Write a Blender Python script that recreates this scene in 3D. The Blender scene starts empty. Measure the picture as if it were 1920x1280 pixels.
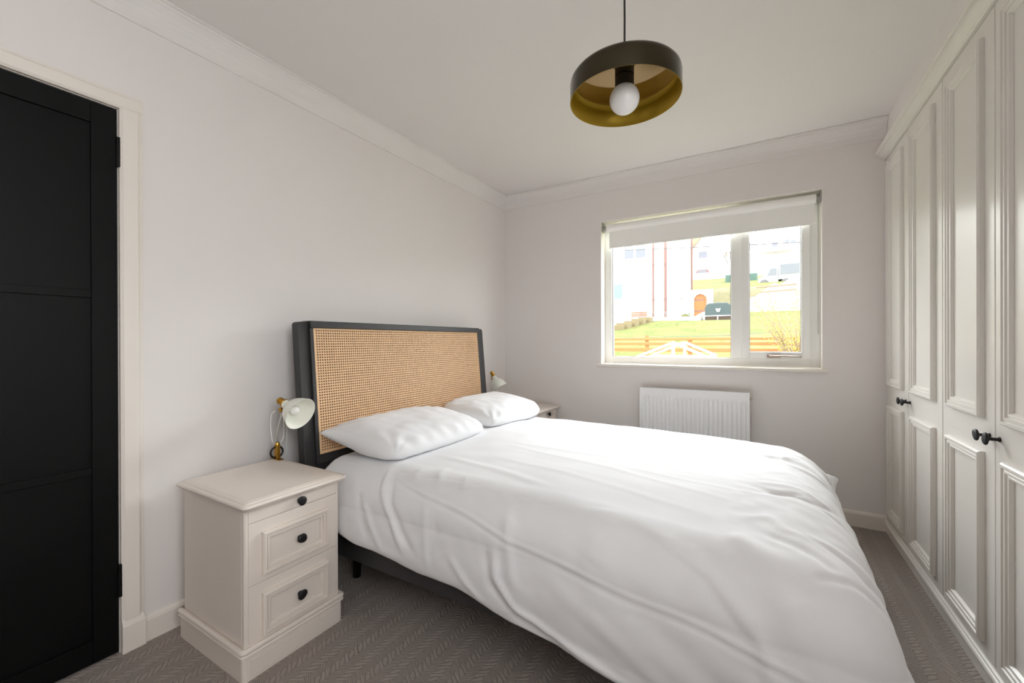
import bpy, bmesh, math, random
import numpy as np
from mathutils import Vector, Matrix, Euler, noise
random.seed(7)
SC = bpy.context.scene
COL = SC.collection

# ------------------------------------------------------------------ camera
RW = 2.676          # wardrobe front plane (x)
BW = 3.286          # back wall inner face (y)
CH = 2.455          # ceiling height
FRONT = -0.95       # wall behind the photographer
CAMX = 2.026
cam_d = bpy.data.cameras.new('camera')
cam = bpy.data.objects.new('camera', cam_d); COL.objects.link(cam)
cam_d.sensor_fit = 'HORIZONTAL'; cam_d.sensor_width = 36.0
cam_d.lens = 783.44 / 1920 * 36.0
cam_d.shift_x = 0.0; cam_d.shift_y = (641.02 - 640.0) / 1920
cam_d.clip_start = 0.05; cam_d.clip_end = 400
yaw, pitch, roll = 0.5351, -0.0017, -0.003
f_ = Vector((-math.sin(yaw), math.cos(yaw), 0)); r_ = Vector((math.cos(yaw), math.sin(yaw), 0)); u_ = Vector((0, 0, 1))
f2 = f_ * math.cos(pitch) + u_ * math.sin(pitch); u2 = u_ * math.cos(pitch) - f_ * math.sin(pitch)
r3 = r_ * math.cos(roll) + u2 * math.sin(roll); u3 = u2 * math.cos(roll) - r_ * math.sin(roll)
m = Matrix(((r3.x, u3.x, -f2.x, CAMX), (r3.y, u3.y, -f2.y, 0), (r3.z, u3.z, -f2.z, 1.14), (0, 0, 0, 1)))
cam.matrix_world = m
SC.camera = cam

# ------------------------------------------------------------------ world, light, exposure
SKY = 4.9
w = bpy.data.worlds.new('overcast_sky'); SC.world = w; w.use_nodes = True
bg = w.node_tree.nodes['Background']; bg.inputs[0].default_value = (0.955, 0.975, 1.0, 1); bg.inputs[1].default_value = SKY
def portal(name, loc, rot, sx, sy):
    L = bpy.data.lights.new(name, 'AREA'); L.shape = 'RECTANGLE'; L.size = sx; L.size_y = sy
    L.cycles.is_portal = True
    o = bpy.data.objects.new(name, L); COL.objects.link(o); o.location = loc; o.rotation_euler = rot
portal('window_portal', (1.644, BW + 0.30, 1.53), (-math.pi / 2, 0, 0), 1.5, 1.2)
portal('added_window_portal', (RW + 0.16, -0.05, 1.6), (0, math.pi / 2, 0), 1.25, 1.25)  # portal for the added opening in the right wall
# added area light standing in for bright sky above and beyond the window
L = bpy.data.lights.new('added_sky_light', 'AREA'); L.shape = 'RECTANGLE'; L.size = 9.0; L.size_y = 5.0; L.energy = 1300; L.color = (0.95, 0.98, 1.0)
o = bpy.data.objects.new('added_sky_light', L); COL.objects.link(o)
o.location = (1.9, BW + 6.0, 5.6); o.rotation_euler = (Vector((1.5, 1.6, 1.0)) - Vector(o.location)).to_track_quat('-Z', 'Y').to_euler()
SC.view_settings.view_transform = 'Standard'; SC.view_settings.look = 'None'
SC.view_settings.gamma = 1.0; SC.view_settings.use_curve_mapping = False
SC.view_settings.exposure = 0.93
SC.cycles.use_denoising = True
SC.cycles.max_bounces = 14; SC.cycles.diffuse_bounces = 9; SC.cycles.glossy_bounces = 5; SC.cycles.transparent_max_bounces = 12
SC.cycles.sample_clamp_indirect = 8.0
SC.cycles.caustics_reflective = False; SC.cycles.caustics_refractive = False

# ------------------------------------------------------------------ materials
def srgb(r, g, b):
    f = lambda c: ((c / 255 + 0.055) / 1.055) ** 2.4 if c / 255 > 0.04045 else c / 255 / 12.92
    return (f(r), f(g), f(b), 1)
class NT:
    def __init__(s, m): s.t = m.node_tree; s.n = s.t.nodes; s.l = s.t.links
    def node(s, kind, **kw):
        x = s.n.new(kind)
        for k, v in kw.items(): setattr(x, k, v)
        return x
    def put(s, sock, v):
        if hasattr(v, 'is_linked') or isinstance(v, bpy.types.NodeSocket): s.l.new(v, sock)
        else: sock.default_value = v
    def m(s, op, a, b=None, c=None):
        x = s.node('ShaderNodeMath', operation=op)
        s.put(x.inputs[0], a)
        if b is not None: s.put(x.inputs[1], b)
        if c is not None: s.put(x.inputs[2], c)
        return x.outputs[0]
    def pos(s):
        g = s.node('ShaderNodeNewGeometry'); x = s.node('ShaderNodeSeparateXYZ'); s.l.new(g.outputs['Position'], x.inputs[0])
        return x.outputs[0], x.outputs[1], x.outputs[2], g.outputs['Position']
    def noise(s, scale, detail=2.0, rough=0.5, vec=None, stretch=None):
        x = s.node('ShaderNodeTexNoise'); x.inputs['Scale'].default_value = scale
        x.inputs['Detail'].default_value = detail; x.inputs['Roughness'].default_value = rough
        v = vec if vec is not None else s.pos()[3]
        if stretch:
            mp = s.node('ShaderNodeMapping'); mp.inputs['Scale'].default_value = stretch; s.l.new(v, mp.inputs[0]); v = mp.outputs[0]
        s.l.new(v, x.inputs['Vector'])
        return x.outputs['Fac']
    def mix(s, fac, a, b):
        x = s.node('ShaderNodeMix', data_type='RGBA'); s.put(x.inputs[0], fac); s.put(x.inputs[6], a); s.put(x.inputs[7], b)
        return x.outputs[2]
    def bump(s, h, strength=0.3, dist=0.002):
        x = s.node('ShaderNodeBump'); x.inputs['Strength'].default_value = strength; x.inputs['Distance'].default_value = dist
        s.l.new(h, x.inputs['Height']); return x.outputs[0]
def mat(name, col, rough=0.5, metal=0.0, var=0.0, vscale=3.0, bump=0.0, bscale=200.0, bdist=0.001, stretch=None, spec=0.5, coat=0.0, sheen=0.0, trans=0.0):
    M = bpy.data.materials.new(name); M.use_nodes = True; t = NT(M); b = t.n['Principled BSDF']
    b.inputs['Roughness'].default_value = rough; b.inputs['Metallic'].default_value = metal
    b.inputs['Specular IOR Level'].default_value = spec
    b.inputs['Coat Weight'].default_value = coat; b.inputs['Sheen Weight'].default_value = sheen
    c = tuple(col) if len(col) == 4 else tuple(col) + (1,)
    if var > 0:
        d = tuple(max(0, x * (1 - var)) for x in c[:3]) + (1,)
        t.l.new(t.mix(t.noise(vscale, 4, 0.6, stretch=stretch), d, c), b.inputs['Base Color'])
    else: b.inputs['Base Color'].default_value = c
    if bump > 0: t.l.new(t.bump(t.noise(bscale, 3, 0.6, stretch=stretch), bump, bdist), b.inputs['Normal'])
    if trans: b.inputs['Transmission Weight'].default_value = trans
    M.diffuse_color = c
    return M
WALLC = srgb(231, 226, 224)
MT = dict(
 wall=mat('warm_grey_wall_paint', WALLC, 0.75, var=0.03, vscale=1.5, bump=0.15, bscale=260, spec=0.25),
 ceil=mat('ceiling_paint', srgb(231, 227, 225), 0.8, var=0.03, vscale=1.2, bump=0.1, bscale=200, spec=0.2),
 trim=mat('white_gloss_trim_paint', srgb(232, 225, 217), 0.35, var=0.02, bump=0.05, bscale=60),
 reveal=mat('white_reveal_paint', srgb(240, 236, 228), 0.6, bump=0.05),
 ward=mat('satin_wardrobe_paint', srgb(222, 218, 212), 0.33, var=0.02, vscale=4, bump=0.02, bscale=35, bdist=0.002, spec=0.5),
 stand=mat('cream_painted_wood', srgb(229, 219, 210), 0.38, var=0.04, vscale=6, bump=0.12, bscale=40, stretch=(1, 6, 1)),
 black=mat('matt_black_door_paint', srgb(9, 9, 9), 0.5, spec=0.16, var=0.15, bump=0.08, bscale=60, stretch=(1, 1, .2)),
 hinge=mat('black_steel', srgb(26, 26, 26), 0.35, 0.6, var=0.1),
 knob=mat('black_iron_knob', srgb(32, 31, 32), 0.5, 0.3, var=0.2, vscale=80),
 bedfr=mat('charcoal_stained_oak', srgb(52, 51, 52), 0.5, var=0.25, vscale=12, bump=0.3, bscale=50, stretch=(6, 6, .6)),
 cane=mat('natural_cane', srgb(246, 207, 164), 0.55, var=0.22, vscale=22, bump=0.2, bscale=300),
 caneback=mat('cane_backing', srgb(92, 58, 34), 0.8, var=0.2, vscale=20),
 cloth=mat('white_cotton', srgb(227, 227, 229), 0.85, var=0.012, vscale=3, bump=0.12, bscale=900, bdist=0.0006, spec=0.15, sheen=0.1),
 sheet=mat('white_sheet_cotton', srgb(238, 236, 234), 0.85, bump=0.12, bscale=900, bdist=0.0006, spec=0.15),
 upvc=mat('white_window_plastic', srgb(243, 243, 241), 0.3, bump=0.02),
 gasket=mat('grey_rubber_gasket', srgb(95, 90, 88), 0.6, var=0.1),
 blind=mat('white_blind_fabric', srgb(250, 249, 247), 0.8, bump=0.1, bscale=700, trans=0.0),
 bracket=mat('grey_plastic_bracket', srgb(176, 174, 168), 0.45, var=0.1),
 rad=mat('white_radiator_enamel', srgb(238, 238, 238), 0.3, bump=0.02),
 chrome=mat('worn_chrome', srgb(190, 170, 155), 0.25, 0.9, var=0.2, vscale=60),
 brass=mat('brushed_brass', srgb(196, 150, 62), 0.28, 1.0, var=0.35, vscale=60, bump=0.1, bscale=200),
 lampw=mat('white_lamp_enamel', srgb(236, 236, 226), 0.3, var=0.02),
 cord=mat('white_flex', srgb(232, 230, 226), 0.45, var=0.03),
 blackcord=mat('black_flex', srgb(22, 20, 20), 0.5, var=0.1),
 arm=mat('pale_grey_arm', srgb(196, 192, 188), 0.3, 0.3, var=0.05),
 shade_out=mat('dark_bronze_lacquer', srgb(62, 54, 38), 0.16, 0.75, var=0.15, vscale=5),
 shade_in=mat('olive_gold_lacquer', srgb(168, 136, 26), 0.38, 0.55, var=0.12, vscale=8),
 shade_top=mat('mirror_polished_brass', srgb(200, 176, 130), 0.06, 1.0, var=0.05, vscale=5),
 bulb=mat('frosted_white_glass', srgb(240, 238, 236), 0.25, var=0.01),
 # outdoors
 render=mat('white_harled_render', srgb(222, 216, 208), 0.9, var=0.06, vscale=2, bump=0.4, bscale=40, bdist=0.01),
 render2=mat('pale_grey_render', srgb(196, 196, 196), 0.9, var=0.06, vscale=1),
 pipe=mat('brown_drainpipe', srgb(104, 72, 64), 0.5, var=0.1),
 sillstone=mat('pinkish_sill_stone', srgb(180, 160, 148), 0.8, var=0.1),
 glass_blue=mat('pale_blue_window_glass', srgb(92, 112, 128), 0.15, var=0.08),
 glass_grey=mat('grey_window_glass', srgb(92, 94, 104), 0.15, var=0.1),
 slate=mat('grey_slate', srgb(98, 98, 100), 0.8, var=0.15, vscale=1),
 tanroof=mat('tan_roof_tile', srgb(122, 106, 84), 0.85, var=0.15),
 stone=mat('grey_rubble_stone', srgb(148, 140, 130), 0.9, var=0.3, vscale=6),
 gate=mat('orange_stained_gate_wood', srgb(158, 92, 38), 0.6, var=0.2, vscale=8, stretch=(6, 6, .5)),
 fence=mat('orange_stained_fence_wood', srgb(150, 98, 50), 0.7, var=0.2, vscale=6, stretch=(.5, 6, 6)),
 tank=mat('dark_green_plastic', srgb(40, 56, 55), 0.5, var=0.1, vscale=3),
 tanklogo=mat('white_printed_emblem', srgb(240, 240, 240), 0.5),
 whitewood=mat('white_painted_timber', srgb(225, 222, 218), 0.6, var=0.05),
 rail=mat('grey_galvanised_rail', srgb(130, 128, 130), 0.5, 0.3, var=0.1),
 brick=mat('orange_brick', srgb(146, 96, 76), 0.9, var=0.2, vscale=10),
 steps=mat('mossy_brown_steps', srgb(118, 106, 76), 0.9, var=0.3, vscale=6),
 container=mat('green_container_paint', srgb(66, 92, 82), 0.6, var=0.1),
 van=mat('white_vehicle_paint', srgb(222, 224, 226), 0.4, var=0.02),
 vanglass=mat('grey_vehicle_glass', srgb(92, 96, 100), 0.3, var=0.1),
 tyre=mat('dark_tyre_rubber', srgb(96, 94, 96), 0.8, var=0.1),
 redcar=mat('red_vehicle_paint', srgb(160, 50, 50), 0.4, var=0.05),
 twig=mat('pale_brown_twig', srgb(134, 112, 92), 0.9, var=0.2),
 blossom=mat('yellow_blossom', srgb(176, 160, 60), 0.8, var=0.2, vscale=30),
 wire=mat('grey_overhead_wire', srgb(80, 78, 78), 0.6, var=0.1),
 pot=mat('dark_soil', srgb(80, 66, 54), 0.9, var=0.3),
)
def grass_mat(name, c1, c2, c3, sc=0.9):
    M = bpy.data.materials.new(name); M.use_nodes = True; t = NT(M); b = t.n['Principled BSDF']; b.inputs['Roughness'].default_value = 0.95
    b.inputs['Specular IOR Level'].default_value = 0.1
    n1 = t.noise(sc, 5, 0.65); n2 = t.noise(sc * 7, 3, 0.7, stretch=(1, .4, 1))
    r = t.m('SMOOTHSTEP', n1, 0.4, 0.62) if False else t.m('MULTIPLY_ADD', n1, 4.0, -1.5)
    r = t.m('MINIMUM', t.m('MAXIMUM', r, 0), 1)
    c = t.mix(r, c1, c2)
    r2 = t.m('MINIMUM', t.m('MAXIMUM', t.m('MULTIPLY_ADD', n2, 6.0, -3.3), 0), 1)
    t.l.new(t.mix(r2, c, c3), b.inputs['Base Color']); M.diffuse_color = c1
    return M
MT['grass'] = grass_mat('patchy_lawn_grass', srgb(84, 92, 50), srgb(104, 100, 62), srgb(58, 72, 34))
MT['hill'] = grass_mat('rough_hill_grass', srgb(94, 94, 66), srgb(110, 102, 82), srgb(72, 80, 50), 0.35)
MT['rubble'] = grass_mat('pale_rubble', srgb(140, 128, 116), srgb(158, 148, 138), srgb(112, 102, 92), 1.2)

def carpet_mat():
    M = bpy.data.materials.new('woven_loop_carpet'); M.use_nodes = True; t = NT(M); b = t.n['Principled BSDF']
    b.inputs['Roughness'].default_value = 0.95; b.inputs['Specular IOR Level'].default_value = 0.08
    b.inputs['Sheen Weight'].default_value = 0.1
    x, y, z, p = t.pos()
    W = 0.066
    zig = t.m('MULTIPLY', t.m('SINE', t.m('MULTIPLY', y, 2 * math.pi / 0.043)), 0.05)
    u = t.m('ADD', t.m('DIVIDE', x, W), zig); fu = t.m('FRACT', u); col = t.m('FLOOR', u)
    par = t.m('MODULO', t.m('ABSOLUTE', col), 2.0); sgn = t.m('MULTIPLY_ADD', par, 2.0, -1.0)
    coarse = t.m('LESS_THAN', fu, 0.5)
    wob = t.m('MULTIPLY', t.m('SUBTRACT', t.noise(60, 2), 0.5), 0.25)
    # slanted ribbed loops in the coarse columns
    v = t.m('ADD', t.m('DIVIDE', y, 0.0195), t.m('ADD', t.m('MULTIPLY', t.m('MULTIPLY', fu, 2.6), sgn), wob))
    h1 = t.m('POWER', t.m('ABSOLUTE', t.m('SINE', t.m('MULTIPLY', v, math.pi))), 0.5)
    edge = t.m('POWER', t.m('ABSOLUTE', t.m('SINE', t.m('MULTIPLY', fu, 2 * math.pi))), 0.22)
    h1 = t.m('MULTIPLY', h1, edge)
    # fine herringbone weave between
    v2 = t.m('ADD', t.m('DIVIDE', y, 0.0078), t.m('ADD', t.m('MULTIPLY', t.m('MULTIPLY', fu, -5.5), sgn), wob))
    h2a = t.m('ABSOLUTE', t.m('SINE', t.m('MULTIPLY', v2, math.pi)))
    h2b = t.m('ABSOLUTE', t.m('SINE', t.m('MULTIPLY', t.m('DIVIDE', x, 0.0055), math.pi)))
    h2 = t.m('MULTIPLY', t.m('MULTIPLY', h2a, t.m('MULTIPLY_ADD', h2b, 0.5, 0.5)), 0.7)
    h = t.m('ADD', t.m('MULTIPLY', h1, coarse), t.m('MULTIPLY', h2, t.m('SUBTRACT', 1.0, coarse)))
    h = t.m('ADD', h, t.m('MULTIPLY', t.noise(300, 3, 0.75), 0.7))
    c = t.mix(t.m('MINIMUM', h, 1.0), srgb(136, 126, 120), srgb(168, 157, 151))
    c = t.mix(t.m('MULTIPLY', t.noise(350, 2), 0.35), c, srgb(136, 126, 118))
    gap = t.m('MULTIPLY', t.m('MULTIPLY', coarse, t.m('LESS_THAN', h1, 0.45)), 0.42)
    c = t.mix(gap, c, srgb(96, 86, 80))
    t.l.new(c, b.inputs['Base Color']); t.l.new(t.bump(h, 0.8, 0.004), b.inputs['Normal']); M.diffuse_color = srgb(140, 130, 120)
    return M
MT['carpet'] = carpet_mat()
def glass_mat():
    M = bpy.data.materials.new('window_glass'); M.use_nodes = True; t = NT(M); out = t.n['Material Output']; t.n.remove(t.n['Principled BSDF'])
    tr = t.node('ShaderNodeBsdfTransparent'); tr.inputs[0].default_value = (0.97, 0.98, 0.975, 1)
    gl = t.node('ShaderNodeBsdfGlossy'); gl.inputs['Roughness'].default_value = 0.0
    mx = t.node('ShaderNodeMixShader'); mx.inputs[0].default_value = 0.02
    t.l.new(tr.outputs[0], mx.inputs[1]); t.l.new(gl.outputs[0], mx.inputs[2]); t.l.new(mx.outputs[0], out.inputs[0]); M.diffuse_color = (.8, .9, .95, .3)
    return M
MT['glass'] = glass_mat()
def thin_cloth(M, k):     # lets some daylight through the weave
    t = NT(M); b = t.n['Principled BSDF']; tl = t.node('ShaderNodeBsdfTranslucent'); tl.inputs[0].default_value = (.86, .86, .84, 1)
    mx = t.node('ShaderNodeMixShader'); mx.inputs[0].default_value = k
    t.l.new(b.outputs[0], mx.inputs[1]); t.l.new(tl.outputs[0], mx.inputs[2]); t.l.new(mx.outputs[0], t.n['Material Output'].inputs[0])
thin_cloth(MT['blind'], 0.04)

# ------------------------------------------------------------------ mesh builder
class MB:
    def __init__(s): s.v = []; s.f = []
    def add(s, vs, fs):
        o = len(s.v); s.v += [tuple(p) for p in vs]; s.f += [tuple(i + o for i in f) for f in fs]; return s
    def box(s, x0, x1, y0, y1, z0, z1):
        return s.add([(x0, y0, z0), (x1, y0, z0), (x1, y1, z0), (x0, y1, z0), (x0, y0, z1), (x1, y0, z1), (x1, y1, z1), (x0, y1, z1)],
                     [(0, 3, 2, 1), (4, 5, 6, 7), (0, 1, 5, 4), (1, 2, 6, 5), (2, 3, 7, 6), (3, 0, 4, 7)])
    def bar(s, a, b, w, h, up=(0, 0, 1)):
        a, b = Vector(a), Vector(b); d = (b - a).normalized(); sd = d.cross(Vector(up))
        if sd.length < 1e-4: sd = d.cross(Vector((1, 0, 0)))
        sd.normalize(); uu = sd.cross(d)
        vs = []
        for p in (a, b):
            for i, j in ((-1, -1), (1, -1), (1, 1), (-1, 1)): vs.append(p + sd * (i * w / 2) + uu * (j * h / 2))
        return s.add(vs, [(0, 3, 2, 1), (4, 5, 6, 7), (0, 1, 5, 4), (1, 2, 6, 5), (2, 3, 7, 6), (3, 0, 4, 7)])
    def tube(s, pts, r, n=10, cap=True):
        pts = [Vector(p) for p in pts]; rs = r if isinstance(r, (list, tuple)) else [r] * len(pts); vs = []; fs = []
        prev = None
        for i, p in enumerate(pts):
            d = (pts[min(i + 1, len(pts) - 1)] - pts[max(i - 1, 0)]).normalized()
            if prev is None:
                a = d.cross(Vector((0, 0, 1)))
                if a.length < 1e-3: a = d.cross(Vector((1, 0, 0)))
            else: a = prev - d * prev.dot(d)
            a.normalize(); prev = a; b = d.cross(a)
            for k in range(n):
                t = 2 * math.pi * k / n; vs.append(p + (a * math.cos(t) + b * math.sin(t)) * rs[i])
        for i in range(len(pts) - 1):
            for k in range(n):
                k2 = (k + 1) % n; fs.append((i * n + k, i * n + k2, (i + 1) * n + k2, (i + 1) * n + k))
        if cap: fs.append(tuple(range(n - 1, -1, -1))); fs.append(tuple((len(pts) - 1) * n + k for k in range(n)))
        return s.add(vs, fs)
    def lathe(s, prof, c=(0, 0, 0), axis=(0, 0, 1), n=40, close=False):
        ax = Vector(axis).normalized(); a = ax.cross(Vector((0, 0, 1)))
        if a.length < 1e-3: a = Vector((1, 0, 0))
        a.normalize(); b = ax.cross(a); c = Vector(c); vs = []; fs = []
        for r, h in prof:
            for k in range(n):
                t = 2 * math.pi * k / n; vs.append(c + ax * h + (a * math.cos(t) + b * math.sin(t)) * max(r, 1e-5))
        m_ = len(prof)
        for i in range(m_ if close else m_ - 1):
            j = (i + 1) % m_
            for k in range(n):
                k2 = (k + 1) % n; fs.append((i * n + k, i * n + k2, j * n + k2, j * n + k))
        return s.add(vs, fs)
    def prism(s, poly, axis, a0, a1):
        """extrude a 2-D polygon along axis ('x','y','z') between a0 and a1; poly holds the other two coordinates in order"""
        def P(p, a): return {'x': (a, p[0], p[1]), 'y': (p[0], a, p[1]), 'z': (p[0], p[1], a)}[axis]
        n = len(poly)
        return s.add([P(p, a0) for p in poly] + [P(p, a1) for p in poly],
                     [tuple(range(n)), tuple(range(2 * n - 1, n - 1, -1))] + [(i, i + n, (i + 1) % n + n, (i + 1) % n) for i in range(n)])
    def frame(s, prof, u0, u1, v0, v1, P):
        """mitred rectangular frame: prof = [(inset, height)], P(u,v,h) -> point"""
        vs = []; k = len(prof)
        for ins, h in prof:
            vs += [P(u0 + ins, v0 + ins, h), P(u1 - ins, v0 + ins, h), P(u1 - ins, v1 - ins, h), P(u0 + ins, v1 - ins, h)]
        fs = [(i * 4 + j, i * 4 + (j + 1) % 4, (i + 1) * 4 + (j + 1) % 4, (i + 1) * 4 + j) for i in range(k - 1) for j in range(4)]
        return s.add(vs, fs)
    def build(s, name, mat, parent=None, bevel=0.0, seg=2, smooth=False, solid=0.0, subsurf=0):
        me = bpy.data.meshes.new(name); me.from_pydata(s.v, [], s.f)
        bm = bmesh.new(); bm.from_mesh(me); bmesh.ops.recalc_face_normals(bm, faces=bm.faces); bm.to_mesh(me); bm.free()
        o = bpy.data.objects.new(name, me); COL.objects.link(o); me.materials.append(MT[mat] if isinstance(mat, str) else mat)
        if smooth: me.polygons.foreach_set('use_smooth', [True] * len(me.polygons))
        if parent is not None: attach(o, parent)
        if solid: md = o.modifiers.new('s', 'SOLIDIFY'); md.thickness = solid; md.offset = -1
        if bevel: md = o.modifiers.new('b', 'BEVEL'); md.width = bevel; md.segments = seg; md.limit_method = 'ANGLE'; md.angle_limit = 0.6; md.harden_normals = False
        if subsurf: md = o.modifiers.new('ss', 'SUBSURF'); md.levels = subsurf; md.render_levels = subsurf
        return o
def world_loc(o):
    p = Vector(o.location)
    return p if o.parent is None or o.get('_flat') else p
def attach(o, parent):
    o.parent = parent
    t = Matrix.Identity(4); q = parent; L = Vector()
    while q is not None:
        L += Vector(q.location) if q.parent is None else Vector((0, 0, 0)); q = q.parent
    # only the root thing has a location; its children are built in world coordinates
    if parent.parent is None: o.matrix_parent_inverse = Matrix.Translation(-Vector(parent.location))
def thing(name, label, cat, loc, group=None):
    o = bpy.data.objects.new(name, None); COL.objects.link(o); o.location = loc; o.empty_display_size = 0.05
    o['label'] = label; o['category'] = cat
    if group: o['group'] = group
    return o
def tag(o, label, cat, group=None):
    o['label'] = label; o['category'] = cat
    if group: o['group'] = group
    return o
def struct(o): o['kind'] = 'structure'; return o
def copy_tree(root, loc, label=None):
    c = root.copy(); COL.objects.link(c); c.location = loc
    if label: c['label'] = label
    for ch in root.children:
        d = ch.copy(); COL.objects.link(d); d.parent = c; d.matrix_parent_inverse = ch.matrix_parent_inverse.copy()
        for g in ch.children:
            e = g.copy(); COL.objects.link(e); e.parent = d; e.matrix_parent_inverse = g.matrix_parent_inverse.copy()
    return c

# ================================================================== ROOM SHELL
XR = 3.30           # real right wall behind the wardrobes
WX0, WX1, WZ0, WZ1 = 0.919, 2.369, 0.955, 2.105   # window opening
struct(MB().box(-0.1, XR, FRONT, BW + .0, -0.1, 0.0).build('floor', 'carpet'))
struct(MB().box(-0.25, XR + .1, FRONT - .25, BW + .28, CH, CH + .12).build('ceiling', 'ceil'))
b = MB(); y0, y1 = BW, BW + .28
b.box(-0.25, WX0, y0, y1, -.1, CH).box(WX1, XR, y0, y1, -.1, CH).box(WX0, WX1, y0, y1, -.1, WZ0 - .02).box(WX0, WX1, y0, y1, WZ1, CH)
struct(b.build('wall_back', 'wall'))
# reveals of the window opening
b = MB(); e = .0015
b.box(WX0, WX0 + e, y0 + .001, y0 + .1, WZ0, WZ1).box(WX1 - e, WX1, y0 + .001, y0 + .1, WZ0, WZ1).box(WX0, WX1, y0 + .001, y0 + .1, WZ1 - e, WZ1)
struct(b.build('trim_1', 'reveal'))
DY0, DY1, DZ = -0.19, 0.580, 1.995         # door opening in the left wall
b = MB()
b.box(-.25, 0, DY1 + .004, BW, -.1, CH).box(-.25, 0, FRONT, DY0 - .004, -.1, CH).box(-.25, 0, DY0 - .004, DY1 + .004, DZ + .004, CH)
struct(b.build('wall_left', 'wall'))
struct(MB().box(-.3, -.2, DY0 - .1, DY1 + .1, -.1, CH).build('wall_hall', 'wall'))
b = MB(); ry0, ry1 = FRONT - .2, FRONT
b.box(-.25, XR, ry0, ry1, -.1, CH)
struct(b.build('wall_front', 'wall'))
SY0, SY1, SZ0, SZ1 = -0.65, 0.55, 1.0, 2.2  # unseen opening added to light the left wall and nightstand fronts
b = MB(); b.box(XR, XR + .1, 1.2, BW, -.1, CH).box(RW, XR, .8, 1.478, -.05, CH)
b.box(RW, RW + .12, FRONT - .2, SY0, -.05, CH).box(RW, RW + .12, SY1, .8, -.05, CH).box(RW, RW + .12, SY0, SY1, -.05, SZ0).box(RW, RW + .12, SY0, SY1, SZ1, CH)
struct(b.build('wall_right', 'wall'))
b = MB(); b.box(RW + .05, RW + .1, SY0, SY0 + .05, SZ0, SZ1).box(RW + .05, RW + .1, SY1 - .05, SY1, SZ0, SZ1).box(RW + .05, RW + .1, SY0 + .05, SY1 - .05, SZ0, SZ0 + .05).box(RW + .05, RW + .1, SY0 + .05, SY1 - .05, SZ1 - .05, SZ1)
ws_ = struct(b.build('added_window', 'upvc')); MB().box(RW + .07, RW + .075, SY0 + .05, SY1 - .05, SZ0 + .05, SZ1 - .05).build('pane', 'glass', ws_)  # frame and glass of the added light opening, out of view
struct(MB().box(RW + .001, XR, 1.478, BW, 2.262, CH).build('trim_2', 'wall'))      # boxed bulkhead over the wardrobes
fr = lambda bb, x0, x1, z0, z1, w_, ya, yb: bb.box(x0, x0 + w_, ya, yb, z0, z1).box(x1 - w_, x1, ya, yb, z0, z1).box(x0 + w_, x1 - w_, ya, yb, z0, z0 + w_).box(x0 + w_, x1 - w_, ya, yb, z1 - w_, z1)

# cornice (left wall + back wall), mitred in the corner
CP = [(0, -.112), (.008, -.112), (.010, -.104), (.013, -.075), (.020, -.055), (.032, -.038), (.050, -.020), (.054, -.018), (.056, -.010), (.068, -.009), (.068, -.001), (0, -.001)]
b = MB(); vs = []; n = len(CP)
for st in range(3):
    for o_, h in CP:
        vs.append([(o_, FRONT, CH + h), (o_, BW - o_, CH + h), (RW + .0, BW - o_, CH + h)][st])
b.add(vs, [(i + k * n, (i + 1) % n + k * n, (i + 1) % n + (k + 1) * n, i + (k + 1) * n) for k in range(2) for i in range(n)])
struct(b.build('trim_3', 'ceil'))
# skirting
SP = [(0, 0), (.016, 0), (.016, .078), (.012, .088), (.005, .094), (0, .094)]
struct(MB().prism([(o_, h) for o_, h in SP], 'y', DY1 + .066, BW).build('baseboard_left', 'trim'))
struct(MB().prism([(o_, h) for o_, h in SP], 'y', FRONT, DY0 - .066).build('baseboard_left_rear', 'trim'))
struct(MB().prism([(BW - o_, h) for o_, h in SP], 'x', .016, RW).build('baseboard_back', 'trim'))
# door casing with plinth block
b = MB(); cp = [(0, 0), (.0, .014), (.010, .020), (.050, .022), (.058, .016), (.066, .014), (.066, 0)]
def casing(y_in, sgn):
    b.prism([(h, y_in + sgn * o_) for o_, h in cp], 'z', .115, DZ + .002)
    b.box(0, .026, min(y_in, y_in + sgn * .068), max(y_in, y_in + sgn * .068), 0, .098)
    b.add([(0, y_in, .098), (.026, y_in, .098), (.026, y_in + sgn * .068, .098), (0, y_in + sgn * .068, .098), (0, y_in, .122), (.018, y_in, .122), (.018, y_in + sgn * .062, .122), (0, y_in + sgn * .062, .122)],
          [(0, 1, 5, 4), (1, 2, 6, 5), (2, 3, 7, 6), (3, 0, 4, 7), (4, 5, 6, 7)])
casing(DY1 + .004, 1); casing(DY0 - .004, -1)
b.prism([(h, DZ + .002 + o_ * .85) for o_, h in cp], 'y', DY0 - .07, DY1 + .07)
struct(b.build('trim_4', 'trim', bevel=.0015))
b = MB(); b.box(-.2, -.001, DY1 + .0025, DY1 + .016, 0, DZ).box(-.2, -.001, DY0 - .016, DY0 - .0025, 0, DZ).box(-.2, -.001, DY0, DY1, DZ + .0005, DZ + .012)
struct(b.build('trim_5', 'trim'))
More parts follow.
